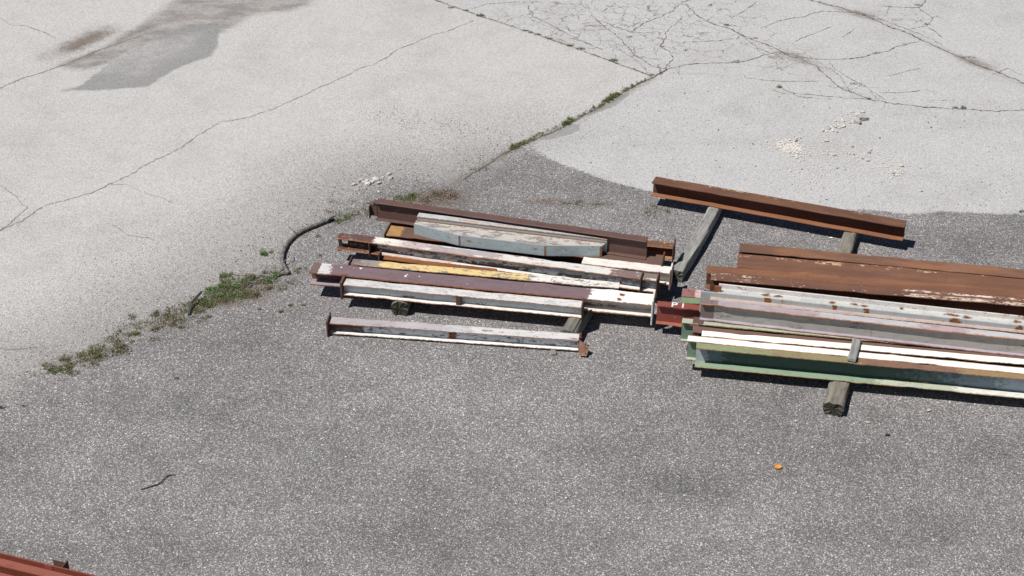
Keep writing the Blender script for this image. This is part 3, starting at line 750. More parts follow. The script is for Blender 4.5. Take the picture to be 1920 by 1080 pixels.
# channel lying on its back, legs up, whitish with rust scabs, shade coloured into the front leg
def channel():
    zt, zb = .600, .357
    H = zt - zb
    FL, FR = (1314, 546), (1920, 611.5)
    A = gp(*FL, zt); B = gp(*ext(FL, FR), zt)
    M, L = frame_of(A, B, H)
    e = thing('steel_beam', 'whitish steel channel with brown rust scabs, open side up', 'beam', M, RG)
    sp = [(.62, .13, .05, .03), (.74, .13, .05, .02), (1.25, .12, .035, .03), (1.46, .13, .04, .02), (1.55, .125, .045, .03), (1.9, .15, .02, .02), (2.37, .13, .07, .02), (2.5, .12, .05, .035), (2.95, .13, .05, .03)]
    mw = steel('grey_white_channel', (.49, .50, .48), rust=.12, speck=.35, edge=None, alt=(.44, .45, .45), thr=.56, spots=sp, rustcol=(.12, .05, .025))
    mf = steel('shaded_channel_face', (.36, .37, .375), rust=.2, speck=.4, spots=[(s[0] + .02, .0, s[2] * .8, .05) for s in sp[::2]], rustcol=(.12, .05, .025))
    mtop = steel('channel_lip', (.60, .58, .56), rust=.35, speck=.5, rustcol=(.2, .09, .05))
    part('front_leg', [(0, L, 0, .012, 0, H)], mf, e)
    part('web', [(.16, L, .010, .165, H - .06, H - .046)], mw, e)
    part('back_leg', [(.16, L, .163, .178, 0, H)], mtop, e)
    part('end_tab', [(.02, .17, .012, .13, H - .075, H - .063)], m_brown, e)
    part('clip_angle', [(.125, .19, .09, .102, H - .055, H + .02), (.125, .19, .09, .16, H - .062, H - .05)], m_orange_rust, e)
channel()
mb = steel('beige_grit', (.42, .36, .325), rust=.12, speck=.55, edge=.095, alt=(.40, .30, .28), thr=.6)
beam('beige speckled narrow beam between the whitish channel and the lilac girder', (1331, 563), ext((1331, 563), (1920, 625)), .552, .095, .195, (mb, m_brown, m_brown, mb), group=RG)
zon = ((.16, .05, (.37, .335, .365)), (.55, .1, (.36, .31, .34)), (1.1, .6, (.45, .455, .48)), (2.05, .6, (.39, .325, .355)), (2.5, .6, (.48, .48, .50)))
ml = steel('lilac_paint', (.21, .16, .155), zones=zon, rust=.06, edge=.092, speck=.15, rustcol=(.30, .12, .06), vary=.45)
mlw = steel('grey_streaky_web', (.17, .13, .12), zones=((.13, .02, (.36, .355, .335)),), rust=.0, speck=.12, streak=.75, alt=(.20, .17, .15), thr=.63, vary=.4)
mlb = steel('lilac_bottom', (.36, .325, .375), rust=.06, edge=.092, speck=.15, vary=.25)
e4, L4, _ = beam('tall lilac and grey girder with a streaky web, topmost in the right stack', (1313.8, 569.4), ext((1313.8, 569.4), (1920, 636.9)), .553, .092, .196, (ml, mlw, mlb, m_brown), tf=.011, group=RG,
     plates=(('bolt_hole', .10, .012, .03, .042, .1955, .1968, m_plate_rust), ('bolt_hole', .095, .012, .065, .077, .1955, .1968, m_plate_rust), ('splice_plate', -.06, .10, -.05, .046, -.002, .010, m_brown),
             ('splice_plate', -.085, .09, -.09, -.02, -.0155, -.0035, m_brown)))
# green beams at the front
mg8 = steel('pale_green_top', (.37, .42, .33), rust=.1, edge=.085, speck=.2, zones=((.3, .3, (.36, .42, .30)),))
mgw = steel('green_web', (.15, .23, .165), rust=.03, speck=.25, vary=.15)
beam('pale green beam just under the lilac girder', (1278.3, 605), ext((1278.3, 605), (1420, 618.6)), .355, .085, .225, (mg8, mgw, mg8, mgw), group=RG)
mbr = steel('brown_flat', (.16, .095, .075), rust=.05, speck=.2)
beam('brown beam hidden between the pale green and cream beams', (1298, 622), ext((1298, 622), (1920, 680)), .36, .10, .22, (mbr, m_plate_rust, mbr, m_plate_rust), group=RG, top_x=(.0, 0),
     plates=(('stiffener_plate', .05, .01, .005, .045, .012, .208, None),))
mc = steel('cream_paint', CREAM, rust=-.1, edge=.088, edgew=.0025, speck=-.4, vary=.05, rustcol=(.24, .12, .08))
beam('cream beam, the further of the two', (1315.6, 629.3), ext((1315.6, 629.3), (1920, 683)), .367, .088, .227, (mc, m_brown, mc, m_brown), group=RG)
beam('cream beam with a green web, the nearer of the two', (1289, 638.9), ext((1289, 638.9), (1920, 700.7)), .369, .1, .229, (mc, mgw, mg8, mgw), group=RG)
zon = ((.7, .5, (.24, .21, .12)), (1.5, .7, (.20, .12, .085)), (2.4, .5, (.27, .19, .10)))
mo = steel('olive_rust_top', (.235, .265, .15), zones=zon, rust=.32, speck=.5, edge=.10, rustcol=(.15, .075, .045))
mgr = steel('green_channel_web', (.34, .38, .41), zones=((.10, .3, (.13, .18, .19)), (.26, .6, (.05, .092, .076)), (2.0, 1.6, (.10, .15, .16)), (2.4, 1.6, (.22, .28, .32)), (2.8, 1.0, (.40, .48, .54))), rust=.0, speck=.12, vary=.1)  # left tip pale as if sunlit, then green darkened for shade; bluish paint further right
mgb = steel('green_channel_bottom', (.225, .315, .225), zones=((1.7, .8, (.42, .46, .36)), (2.4, .5, (.62, .64, .6))), rust=.1, speck=.25, edge=.115, rustcol=(.3, .16, .08))
e10, L10, _ = beam('green channel with olive rusty top along the front of the right stack', (1305, 653.3), ext((1305, 653.3), (1920, 711.9)), .359, .112, .219, (mo, mgr, mgb, mgr), web_y=.104, tf=.011, group=RG)
writing(e10, strokes('3W13B', .25, .125, .04, .06, .004, .95) + strokes('No 9', .33, .06, .045, .06, .004, .85), 'web', .104 - .0062, chalk_dim, 'chalk_letter')

# ------------------------------------------------------------------ timbers
def wood(name, a=(.20, .19, .165), b=(.33, .32, .29), dk=(.05, .045, .038)):
    _mseed[0] += 1
    off = (_mseed[0] * 1.7 % 9, _mseed[0] * 2.9 % 7, _mseed[0] * .9 % 5)
    t = NT(name)
    c = t.co()
    g = t.noise(t.map(c, (1.2, 34, 34), off), 1.0, 6, .7, .3)
    n = t.noise(t.map(c, (1, 3, 3), off), 5, 6, .65)
    f = t.noise(t.map(c, (2, 60, 60), off), 1.0, 3, .7)
    col = t.mix(t.step(g, .35, .65), a, b)
    col = t.mix(t.mul(t.step(n, .48, .7), .55), col, tuple(x * .55 for x in a))
    col = t.mix(t.step(f, .66, .72), col, dk)
    t.bump(t.add(g, f), .7, .008)
    return t.done(col, .92)
def end_wood(name, col=(.085, .08, .062)):
    t = NT(name)
    c = t.co()
    n = t.noise(c, 22, 6, .7)
    return t.done(t.mix(t.step(n, .35, .7), tuple(x * .4 for x in col), tuple(x * 1.5 for x in col)), .95)
def timber(label, far, near, width, height, rnd, mat, mat_end, group='timber bearers under the beams', grooves=(), seed=1, ragged=.01, name='timber_bearer'):
    """far/near: centre of the top surface at each end (pixels, at height)"""
    A = gp(*near, height); B = gp(*far, height)
    A.z = B.z = 0
    M, L = frame_of(A, B, 0)
    e = thing(name, label, 'timber', M, group)
    r = random.Random(seed)
    n = 40; k = max(14, int(L / .035))
    prof = []
    for i in range(n):
        a = math.tau * i / n
        c, s = math.cos(a), math.sin(a)
        p = 2.0 / rnd
        x = width / 2 * math.copysign(abs(c) ** p, c)
        z = height / 2 + height / 2 * math.copysign(abs(s) ** p, s)
        prof.append((x, z, a))
    ph = [r.uniform(0, 6.3) for _ in range(8)]
    rings = []
    for j in range(k + 1):
        x = L * j / k
        ring = []
        for y, z, a in prof:
            q = 1 + .026 * math.sin(3 * a + x * 5 + ph[0]) + .026 * math.sin(5 * a - x * 9 + ph[1]) + .02 * math.sin(2 * a + x * 23 + ph[4]) + r.uniform(-.016, .016)
            for ga, gw, gd, gx0, gx1 in grooves:
                if gx0 <= x <= gx1:
                    q -= gd * math.exp(-(((a - ga - .05 * math.sin(x * 6 + ph[3])) / gw) ** 2))
            xx = x
            if j in (0, k): xx += r.uniform(-ragged, ragged)
            yy, zz = y * q + .008 * math.sin(x * 3 + ph[2]), height / 2 + (z - height / 2) * q
            ring.append((xx, yy, max(.002, zz)))
        rings.append(ring)
    vs = [v for ring in rings for v in ring]
    fs = []
    for j in range(k):
        for i in range(n):
            fs.append((j * n + i, j * n + (i + 1) % n, (j + 1) * n + (i + 1) % n, (j + 1) * n + i)[::-1])
    b = link_mesh('timber_body', vs, fs, mat, e, True)
    for idx, ring in ((0, rings[0]), (1, rings[-1])):
        c = Vector((sum(v[0] for v in ring) / n, sum(v[1] for v in ring) / n, sum(v[2] for v in ring) / n))
        mid = [tuple(Vector(v).lerp(c, .5) + Vector((r.uniform(-.006, .006), 0, 0))) for v in ring]
        ve = [tuple(v) for v in ring] + mid + [tuple(c)]
        fe = [(i, (i + 1) % n, n + (i + 1) % n, n + i) for i in range(n)] + [(n + i, n + (i + 1) % n, 2 * n) for i in range(n)]
        if idx: fe = [f[::-1] for f in fe]
        link_mesh('end_grain', ve, fe, mat_end, e)
    return e
wm = wood('weathered_timber', (.205, .20, .182), (.36, .355, .33))
wm2 = wood('brown_timber', (.15, .132, .108), (.27, .245, .205))
wm3 = wood('olive_timber', (.13, .128, .108), (.22, .215, .185))
we = end_wood('timber_end', (.13, .125, .105)); we2 = end_wood('dark_mossy_end', (.065, .064, .048))
HP = math.pi / 2
timber('long split grey timber between the two stacks, under the lone beam', (1351, 368), (1270, 507), .132, T + .004 - .006, 5.0, wm, we, seed=4, grooves=((HP + .35, .1, .10, .2, .7), (HP - .45, .07, .10, .5, 1.3), (HP + .1, .3, .12, .35, .55), (HP - .2, .25, .1, .85, 1.1)))
timber('short cracked timber under the right end of the lone beam', (1600, 424), (1572, 500), .145, T - .002, 4.0, wm2, we, seed=5, grooves=((HP, .1, .16, 0, .9), (HP - .35, .06, .12, .1, .9)))
timber('rounded timber poking out from under the green channel', (1612, 560), (1563, 756), .19, T - .002, 2.9, wm2, we2, seed=6, grooves=((HP - .75, .16, .12, 0, 2), (HP + .25, .06, .05, 0, 2)), ragged=.02)
timber('dark log end under the front of the left stack', (790, 440), (747.5, 566), .178, .166, 2.5, wm3, we2, seed=7, ragged=.012)
timber('grooved grey-green timber behind the loose white beam', (1155, 470), (1067, 620), .165, .166, 4.0, wm3, we, seed=8, grooves=((HP + .5, .09, .28, 0, 3), (HP + .1, .05, .14, 0, 3)))
# small blocks
def block(label, far, near, width, height, z0, mat, seed):
    A = gp(*near, z0 + height); B = gp(*far, z0 + height)
    M, L = frame_of(A, B, height)
    o = part('wood_block', [(0, L, -width / 2, width / 2, 0, height)], mat, None, wob(seed, L, .004), .004)
    o.matrix_world = M
    return tag(o, label, 'wood block')
block('small grey wood block laid across the two cream beams', (1606.5, 634.5), (1597.5, 672), .078, .038, .370, wm, 3)
block('tiny wood wedge under the loose white beam', (1034, 646), (1039, 664), .05, .018, .001, wm2, 4)

# ------------------------------------------------------------------ red beams at the lower left corner
def red_pile():
    zt = .22
    A = gp(-260, 975, zt); B = gp(330, 1117, zt)
    M, L = frame_of(A, B, .22)
    mr = steel('red_paint', (.185, .048, .030), rust=.0, speck=.05, vary=.15, rustcol=(.14, .04, .03))
    mpk = steel('sunlit_red_paint', (.24, .082, .060), rust=.0, speck=.05, vary=.15, rustcol=(.14, .04, .03))  # same red made lighter: sunlight painted into the upward faces
    e = thing('steel_beam', 'red painted beam on its side with a small bracket, lower left corner', 'beam', M, 'red beams in the corner')
    part('back_flange', [(0, L, 0, .012, 0, .22)], mr, e)
    part('web', [(0, L, -.062, .002, .148, .160)], mpk, e)
    part('front_flange', [(0, L, -.072, -.060, 0, .158)], mr, e)
    part('fillet_weld', [(0, L, -.008, .001, .158, .166)], mpk, e)
    x = (gp(84, 1060, .22) - A).dot((B - A).normalized())
    part('bracket', [(x + .10, x + .135, .011, .018, .06, .20), (x + .13, x + .142, .011, .10, .04, .215), (x, x + .13, .093, .10, .03, .19)], m_plate_rust, e)
    part('patch_plate', [(x - .02, x + .06, -.0025, .001, .168, .219)], steel('red_patch', (.24, .07, .055), rust=.1, speck=.2), e)
    A2 = gp(-260, 1012, .26); B2 = gp(250, 1132, .26)
    M2, L2 = frame_of(A2, B2, .26)
    e2 = thing('steel_beam', 'red beam in front, sunlight painted into its top, cut off by the lower left corner', 'beam', M2, 'red beams in the corner')
    part('top_flange', [(0, L2, -.16, .0, .248, .26)], mpk, e2)
    part('web', [(0, L2, -.085, -.075, .010, .250)], mr, e2)
    part('bottom_flange', [(0, L2, -.16, .0, 0, .012)], mr, e2)
    d = (B - A).normalized()
    for k, s in enumerate((.55, 2.0)):
        c = A + d * s; nrm = Vector((-d.y, d.x, 0))
    return e
red_pile()

# ------------------------------------------------------------------ stones
def stone_mesh(seed, mat, flat=.65):
    r = random.Random(seed)
    bm = bmesh.new()
    bmesh.ops.create_icosphere(bm, subdivisions=1, radius=1)
    for v in bm.verts:
        v.co *= r.uniform(.72, 1.12)
        v.co.x *= 1.15; v.co.z *= flat
    me = bpy.data.meshes.new('stone')
    bm.to_mesh(me); bm.free()
    me.materials.append(mat)
    return me
def stone_mat(name, c):
    t = NT(name)
    n = t.noise(t.co(), 1.3, 5, .7)
    ri = t.n.new('ShaderNodeObjectInfo').outputs['Random']
    col = t.mix(t.step(n, .3, .7), tuple(x * .8 for x in c), tuple(x * 1.1 for x in c))
    col = t.mix(t.mul(ri, .35), col, tuple(x * .6 for x in c))
    t.bump(n, .4, .05)
    return t.done(col, .9)
sm_ = [stone_mat('pale_stone', (.64, .60, .55)), stone_mat('grey_stone', (.46, .45, .42))]
SMESH = [stone_mesh(i, sm_[0 if i < 5 else 1], random.uniform(.5, .8)) for i in range(7)]
rs = random.Random(5)
def stones(label, group, spots, name='rubble_stone'):
    for u, v, px in spots:
        p = gp(u, v)
        s = px * 1.25 / 2 * (gp(u + 1, v) - p).length
        o = bpy.data.objects.new(name, SMESH[rs.randrange(7) if rs.random() < .4 else rs.randrange(5)])
        o.location = (p.x, p.y, s * .38)
        o.scale = (s * rs.uniform(.85, 1.2), s * rs.uniform(.8, 1.1), s * rs.uniform(.8, 1.1))
        o.rotation_euler = (rs.uniform(-.3, .3), rs.uniform(-.3, .3), rs.uniform(0, 6.3))
        COL.objects.link(o)
        tag(o, label, 'stone', group)
stones('pale broken stone in the scatter beside the concrete chunks', 'upper rubble scatter',
       [(1598, 211, 6), (1618, 211, 7), (1600, 216, 7), (1605, 217, 8), (1611, 215, 5), (1580, 227, 8), (1545, 245, 9), (1548, 247, 6), (1554, 242, 6), (1560, 240, 6), (1564, 236, 6), (1567, 239, 7), (1572, 235, 6), (1575, 237, 7),
        (1578, 239, 5), (1581, 237, 8), (1562, 245, 8), (1567, 248, 8), (1573, 241, 5), (1593, 231, 5), (1599, 229, 6), (1628, 222, 5), (1588, 216, 5), (1566, 227, 5), (1551, 236, 5)])
stones('pale stone in the low heap of broken mortar', 'mortar heap',
       [(1470, 272, 5), (1474, 269, 6), (1478, 267, 5), (1482, 270, 6), (1484, 274, 7), (1479, 276, 6), (1488, 268, 5), (1492, 264, 8), (1473, 279, 5), (1477, 282, 7), (1481, 279, 6), (1470, 283, 5), (1485, 284, 6),
        (1490, 286, 5), (1476, 286, 5), (1460, 270, 5), (1464, 275, 4), (1466, 280, 4)])
stones('pale stone in the straggling line below the rubble', 'line of stones',
       [(1549, 265, 7), (1550, 290, 6), (1560, 290, 6), (1564, 292, 8), (1588, 288, 5), (1594, 289, 7), (1599, 290, 6), (1613, 297, 7), (1618, 298, 5), (1626, 302, 8), (1597, 275, 7), (1629, 286, 8), (1632, 282, 5)])
stones('pale stone in the small heap at far right of the slab', 'right-hand stone heap',
       [(1690, 312, 8), (1672, 323, 5), (1676, 325, 6), (1680, 322, 6), (1684, 325, 6), (1681, 328, 6), (1687, 322, 5), (1690, 325, 5), (1685, 329, 5), (1676, 329, 5)])
stones('pale stone in the cluster at the slab edge behind the left stack', 'stones at slab edge',
       [(663, 347, 8), (677, 340, 10), (683, 343, 9), (690, 346, 10), (696, 343, 8), (705, 338, 11), (711, 344, 9), (700, 341, 6), (713, 337, 6), (718, 333, 5), (732, 336, 9), (729, 328, 8), (711, 361, 7), (676, 349, 6), (688, 339, 6)])
def chunk(label, uv, sx, sy, sz, rot):
    bm = bmesh.new()
    bmesh.ops.create_cube(bm, size=1)
    bmesh.ops.subdivide_edges(bm, edges=bm.edges[:], cuts=2, use_grid_fill=True)
    for v in bm.verts:
        v.co = Vector((v.co.x * sx, v.co.y * sy, v.co.z * sz)) + Vector([rs.uniform(-.006, .006) for _ in range(3)])
    me = bpy.data.meshes.new('concrete_chunk'); bm.to_mesh(me); bm.free()
    me.materials.append(sm_[1])
    o = bpy.data.objects.new('concrete_chunk', me); COL.objects.link(o)
    p = gp(*uv); o.location = (p.x, p.y, sz * .48); o.rotation_euler = (.05, .04, rot)
    tag(o, label, 'concrete chunk')
chunk('square concrete chunk, the largest piece of the upper rubble', (1617, 225), .115, .075, .055, .25)
chunk('wedge of concrete leaning beside the square chunk', (1607, 232), .075, .05, .055, -.6)

gm = [NT('loose_chip_pale'), NT('loose_chip_dark')]
gm[0] = gm[0].done((.60, .565, .52), .9); gm[1] = gm[1].done((.16, .15, .14), .9)
def chips(name, label, n, gen, mat, s0, s1):
    r = random.Random(name + label)
    vs, fs = [], []
    ico = [(0, 0, 1), (.9, 0, .3), (.28, .85, .3), (-.72, .53, .3), (-.72, -.53, .3), (.28, -.85, .3), (.5, .5, -.4), (-.6, 0, -.4), (.4, -.5, -.4)]
    fc = [(0, 1, 2), (0, 2, 3), (0, 3, 4), (0, 4, 5), (0, 5, 1), (1, 6, 2), (2, 6, 7), (2, 7, 3), (3, 7, 4), (4, 7, 8), (4, 8, 5), (5, 8, 1), (1, 8, 6)]
    for _ in range(n):
        u, v = gen(r)
        p = gp(u, v); s = r.uniform(s0, s1) * (1 if r.random() < .85 else 1.6)
        a = r.uniform(0, 6.3); ca, sa = math.cos(a), math.sin(a)
        b = len(vs)
        for x, y, z in ico:
            x *= s * r.uniform(.8, 1.2); y *= s * r.uniform(.7, 1.1)
            vs.append((p.x + x * ca - y * sa, p.y + x * sa + y * ca, s * .35 + z * s * .6))
        fs += [tuple(b + i for i in f) for f in fc]
    o = link_mesh(name, vs, fs, mat)
    return tag(o, label, 'gravel', kind='stuff')
def near_line(pts, spread):
    def g(r):
        i = r.randrange(len(pts) - 1); t = r.random()
        a, b = pts[i], pts[i + 1]
        return (a[0] + (b[0] - a[0]) * t + r.gauss(0, spread * 1.6), a[1] + (b[1] - a[1]) * t + r.gauss(0, spread))
    return g
chips('loose_gravel', 'loose pale chips scattered over the dark chip seal', 1100, lambda r: (r.uniform(-60, 1980), r.uniform(380, 1090)), gm[0], .004, .009)
chips('loose_gravel', 'loose dark chips along the worn slab edge', 900, near_line(left_edge[2:], 24), gm[1], .004, .009)
chips('loose_gravel', 'dark chips strewn in a band on the beige slab', 300, near_line([(690, 210), (760, 225), (820, 240), (880, 246), (960, 262)], 12), gm[1], .003, .007)
chips('loose_gravel', 'pale crumbs around the rubble', 700, near_line([(1460, 275), (1500, 280), (1560, 290), (1640, 300), (1690, 325), (1630, 320), (1560, 335), (1500, 330), (1560, 240), (1620, 215)], 9), gm[0], .005, .012)
chips('loose_gravel', 'stray dark crumbs on the grey slab', 260, lambda r: (r.uniform(1090, 1900), r.uniform(170, 390)), gm[1], .004, .010)
chips('loose_gravel', 'pale fine crumbs of the mortar heap', 620, near_line([(1462, 275), (1478, 274), (1492, 278), (1500, 284)], 6), gm[0], .006, .014)

# ------------------------------------------------------------------ grass
def grass_mat(name, a, b, dry):
    t = NT(name)
    g = t.n.new('ShaderNodeNewGeometry').outputs['Random Per Island']
    col = t.ramp(g, [(0, a), (.62, b), (.72, dry), (1, tuple(x * 1.5 for x in dry))])
    t.b.inputs['Transmission Weight'].default_value = 0
    return t.done(col, .75)
g_green = grass_mat('green_grass', (.045, .075, .020), (.115, .175, .045), (.17, .15, .07))
g_lush = grass_mat('lush_weed', (.038, .09, .020), (.09, .20, .04), (.13, .17, .06))
g_dry = grass_mat('dry_grass', (.05, .065, .022), (.12, .115, .05), (.20, .16, .09))
g_dead = grass_mat('dead_thatch', (.085, .06, .04), (.17, .125, .085), (.24, .19, .14))
def blades(vs, fs, r, cx, cy, rx, ry, n, h, wd):
    for _ in range(n):
        a = r.uniform(0, 6.3); q = math.sqrt(r.random())
        x, y = cx + math.cos(a) * q * rx, cy + math.sin(a) * q * ry
        hh = h * r.uniform(.35, 1.1) * (1.1 - .5 * q)
        la = r.uniform(0, 6.3); ln = hh * r.uniform(.3, 1.3)
        dx, dy = math.cos(la), math.sin(la)
        wx, wy = -dy * wd * r.uniform(.6, 1.3), dx * wd * r.uniform(.6, 1.3)
        b = len(vs)
        m1 = (x + dx * ln * .35, y + dy * ln * .35, hh * .65)
        vs += [(x - wx, y - wy, 0), (x + wx, y + wy, 0), (m1[0] - wx * .8, m1[1] - wy * .8, m1[2]), (m1[0] + wx * .8, m1[1] + wy * .8, m1[2]), (x + dx * ln, y + dy * ln, hh * r.uniform(.7, 1.0))]
        fs += [(b, b + 1, b + 3, b + 2), (b + 2, b + 3, b + 4)]
def clump(label, uv, rp, vp, n, h, mat, name='grass_tuft', cat='grass', wd=.0027, seed=None):
    r = random.Random(label)
    n = int(n * .8); h *= .85
    p = gp(*uv)
    sx = rp * (gp(uv[0] + 1, uv[1]) - p).length; sy = vp * (gp(uv[0], uv[1] - 1) - p).length
    vs, fs = [], []
    # several sub-tufts so the outline is uneven
    sx *= 1.25; sy *= 1.3
    for _ in range(max(5, int(rp / 2.2))):
        a = r.uniform(0, 6.3); q = math.sqrt(r.random())
        k = r.uniform(.12, .42)
        blades(vs, fs, r, math.cos(a) * q * sx * .9, math.sin(a) * q * sy * .9, sx * k, sy * k + .015, int(n * r.uniform(.4, 1.4) / max(5, rp / 2.2)), h * r.uniform(.35, .95), wd)
    blades(vs, fs, r, 0, 0, sx * 1.05, sy * 1.05, int(n * .22), h * .5, wd)
    o = link_mesh(name, vs, fs, mat)
    o.location = p
    return tag(o, label, cat, 'grass tufts in the yard')
clump('green grass tuft nearest the lower left, end of the grass strip', (114, 694), 20, 9, 380, .07, g_green)
clump('round green tuft, second from the lower left end of the strip', (176, 667), 24, 11, 520, .075, g_green)
clump('drier tuft just right of the round green one', (222, 655), 16, 9, 240, .06, g_dry)
clump('small bright tuft by itself on the strip below the long crack', (251, 627), 11, 5, 240, .06, g_green)
clump('loose greyish tuft left of the bent strip', (318, 592), 26, 11, 420, .06, g_dry)
clump('green tuft right beside the bent dark strip', (370, 575), 24, 11, 620, .075, g_green)
clump('lush green weeds, the biggest and brightest patch of the strip', (422, 553), 36, 13, 1100, .09, g_lush)
clump('tall mixed grass at the top of the strip', (440, 525), 32, 13, 900, .09, g_green)
clump('dry brownish grass between the weeds and the branch', (482, 543), 20, 13, 420, .06, g_dry)
clump('bright green weed at the lower tip of the curved branch', (511, 522), 14, 7, 420, .07, g_lush)
clump('single bright green weed alone on the slab edge', (499, 473), 11, 6, 360, .06, g_lush)
clump('grass tuft at the upper tip of the curved branch', (636, 409), 16, 7, 320, .06, g_green)
clump('thin grass under the bow of the curved branch', (582, 438), 20, 9, 200, .05, g_dry)
clump('sparse dry grass left of the tall brown beam', (680, 401), 26, 9, 380, .06, g_dry)
clump('green grass just behind the left end of the tall brown beam', (762, 371), 24, 8, 620, .085, g_green)
clump('dead brown thatch behind the tall brown beam', (822, 373), 34, 13, 1000, .06, g_dead)
clump('wispy grass beside the left end of the lone rusty beam', (1240, 400), 24, 12, 300, .07, g_dry)
clump('low grass patch behind the haunched girder', (1076, 379), 18, 4, 160, .04, g_dry)
clump('tiny weed in front of the left end of the mauve beam', (566, 508), 12, 6, 160, .05, g_green)
# grass growing along the cracks: one mass
r = random.Random(77)
vs, fs = [], []
seam = [(955, 283), (985, 269), (1020, 250), (1060, 235), (1085, 219), (1120, 202), (1150, 183), (1180, 166), (1216, 147)]
for _ in range(330):
    q = r.random() * (len(seam) - 1); i = int(q); t_ = q - i
    dens = .35 + .65 * max(0, math.sin(q * 2.3 + .6)) ** 2
    if r.random() > dens: continue
    u = seam[i][0] + (seam[i + 1][0] - seam[i][0]) * t_ - 2; v = seam[i][1] + (seam[i + 1][1] - seam[i][1]) * t_ - 1
    p = gp(u + r.gauss(0, 1.5), v + r.gauss(0, 1.6))
    blades(vs, fs, r, p.x, p.y, r.uniform(.01, .05), r.uniform(.01, .05), r.randrange(4, 26), r.uniform(.02, .075) * (.5 + dens * .5), .0026)
jl = [(815, 0), (905, 32), (1000, 62), (1110, 102), (1222, 143)]
for _ in range(70):
    q = r.random() * 4; i = min(3, int(q)); t_ = q - i
    p = gp(jl[i][0] + (jl[i + 1][0] - jl[i][0]) * t_, jl[i][1] + (jl[i + 1][1] - jl[i][1]) * t_)
    blades(vs, fs, r, p.x, p.y, r.uniform(.01, .04), .012, r.randrange(3, 12), r.uniform(.012, .035), .0026)
for u, v, ru, rv, n, h in [(900, 318, 25, 8, 90, .04), (845, 15, 8, 3, 60, .05), (873, 20, 8, 3, 60, .05), (900, 30, 11, 4, 130, .07),
                           (985, 58, 9, 3, 80, .05), (995, 62, 6, 3, 50, .05), (1008, 65, 9, 3, 80, .05), (1030, 73, 9, 3, 80, .05), (1068, 86, 9, 3, 90, .05), (1088, 92, 10, 4, 110, .06), (1150, 114, 11, 4, 130, .07), (1222, 141, 8, 3, 60, .05),
                           (1362, 48, 7, 4, 70, .06), (1332, 10, 6, 3, 40, .05), (1415, 72, 8, 2, 50, .04), (1461, 164, 8, 4, 90, .06), (1643, 100, 10, 2, 60, .04), (1696, 83, 6, 2, 40, .04), (1382, 115, 8, 2, 50, .04), (1630, 186, 6, 3, 50, .05),
                           (1735, 202, 7, 2, 40, .04), (1791, 203, 7, 3, 60, .06), (1806, 203, 7, 4, 70, .06), (1720, 10, 8, 3, 60, .05), (1738, 46, 7, 3, 60, .05), (1600, 158, 10, 4, 50, .04), (1815, 108, 22, 4, 120, .04), (1917, 398, 8, 6, 90, .06),
                           (1130, 384, 28, 3, 90, .035), (1240, 88, 8, 3, 40, .05), (1180, 70, 8, 3, 30, .05), (1285, 95, 6, 3, 30, .05), (545, 573, 6, 4, 70, .05), (527, 585, 6, 4, 70, .05), (568, 573, 6, 3, 50, .04), (487, 580, 5, 3, 50, .04),
                           (340, 615, 9, 4, 70, .05), (332, 710, 5, 4, 40, .04), (2, 765, 8, 6, 70, .05), (45, 762, 8, 5, 40, .05), (600, 480, 6, 3, 30, .04), (636, 470, 5, 2, 20, .04)]:
    p = gp(u, v)
    blades(vs, fs, r, p.x, p.y, ru * .8 * (gp(u + 1, v) - p).length, rv * (gp(u, v - 1) - p).length * .45, int(n * .6), h * .75, .0026)
tag(link_mesh('crack_grass', vs, fs, g_green), 'short weeds growing out of the slab joints and cracks', 'grass', kind='stuff')

vs, fs = [], []
strip_line = [(95, 700), (175, 668), (250, 630), (320, 598), (370, 575), (430, 548), (480, 532), (525, 520)]
for _ in range(150):
    i = r.randrange(len(strip_line) - 1); t_ = r.random()
    u = strip_line[i][0] + (strip_line[i + 1][0] - strip_line[i][0]) * t_ + r.gauss(0, 16)
    v = strip_line[i][1] + (strip_line[i + 1][1] - strip_line[i][1]) * t_ + r.gauss(0, 9)
    p = gp(u, v)
    blades(vs, fs, r, p.x, p.y, r.uniform(.03, .10), r.uniform(.03, .08), r.randrange(8, 46), r.uniform(.025, .06), .0028)
for _ in range(40):
    u, v = r.gauss(700, 60), r.gauss(396, 10)
    p = gp(u, v)
    blades(vs, fs, r, p.x, p.y, r.uniform(.03, .08), r.uniform(.03, .08), r.randrange(6, 26), r.uniform(.02, .045), .0026)
tag(link_mesh('dry_grass', vs, fs, g_dry), 'thin dry grass filling the soil strip along the slab edge', 'grass', kind='stuff')

# ------------------------------------------------------------------ branch, sticks, wires, litter
def tube(name, pts, mat, parent=None, n=10, rough=.0, seed=1):
    """pts: (Vector, radius)"""
    r = random.Random(seed)
    vs, fs = [], []
    for k, (p, rad) in enumerate(pts):
        a = pts[max(0, k - 1)][0]; b = pts[min(len(pts) - 1, k + 1)][0]
        d = (b - a).normalized()
        u = d.cross(Vector((0, 0, 1)))
        u = u.normalized() if u.length > .01 else Vector((1, 0, 0))
        v = u.cross(d).normalized()
        for i in range(n):
            t = math.tau * i / n
            q = rad * (1 + r.uniform(-rough, rough))
            vs.append(p + (u * math.cos(t) + v * math.sin(t)) * q)
    for k in range(len(pts) - 1):
        for i in range(n):
            fs.append((k * n + i, k * n + (i + 1) % n, (k + 1) * n + (i + 1) % n, (k + 1) * n + i))
    fs.append(tuple(range(n))[::-1]); fs.append(tuple((len(pts) - 1) * n + i for i in range(n)))
    return link_mesh(name, vs, fs, mat, parent, True)
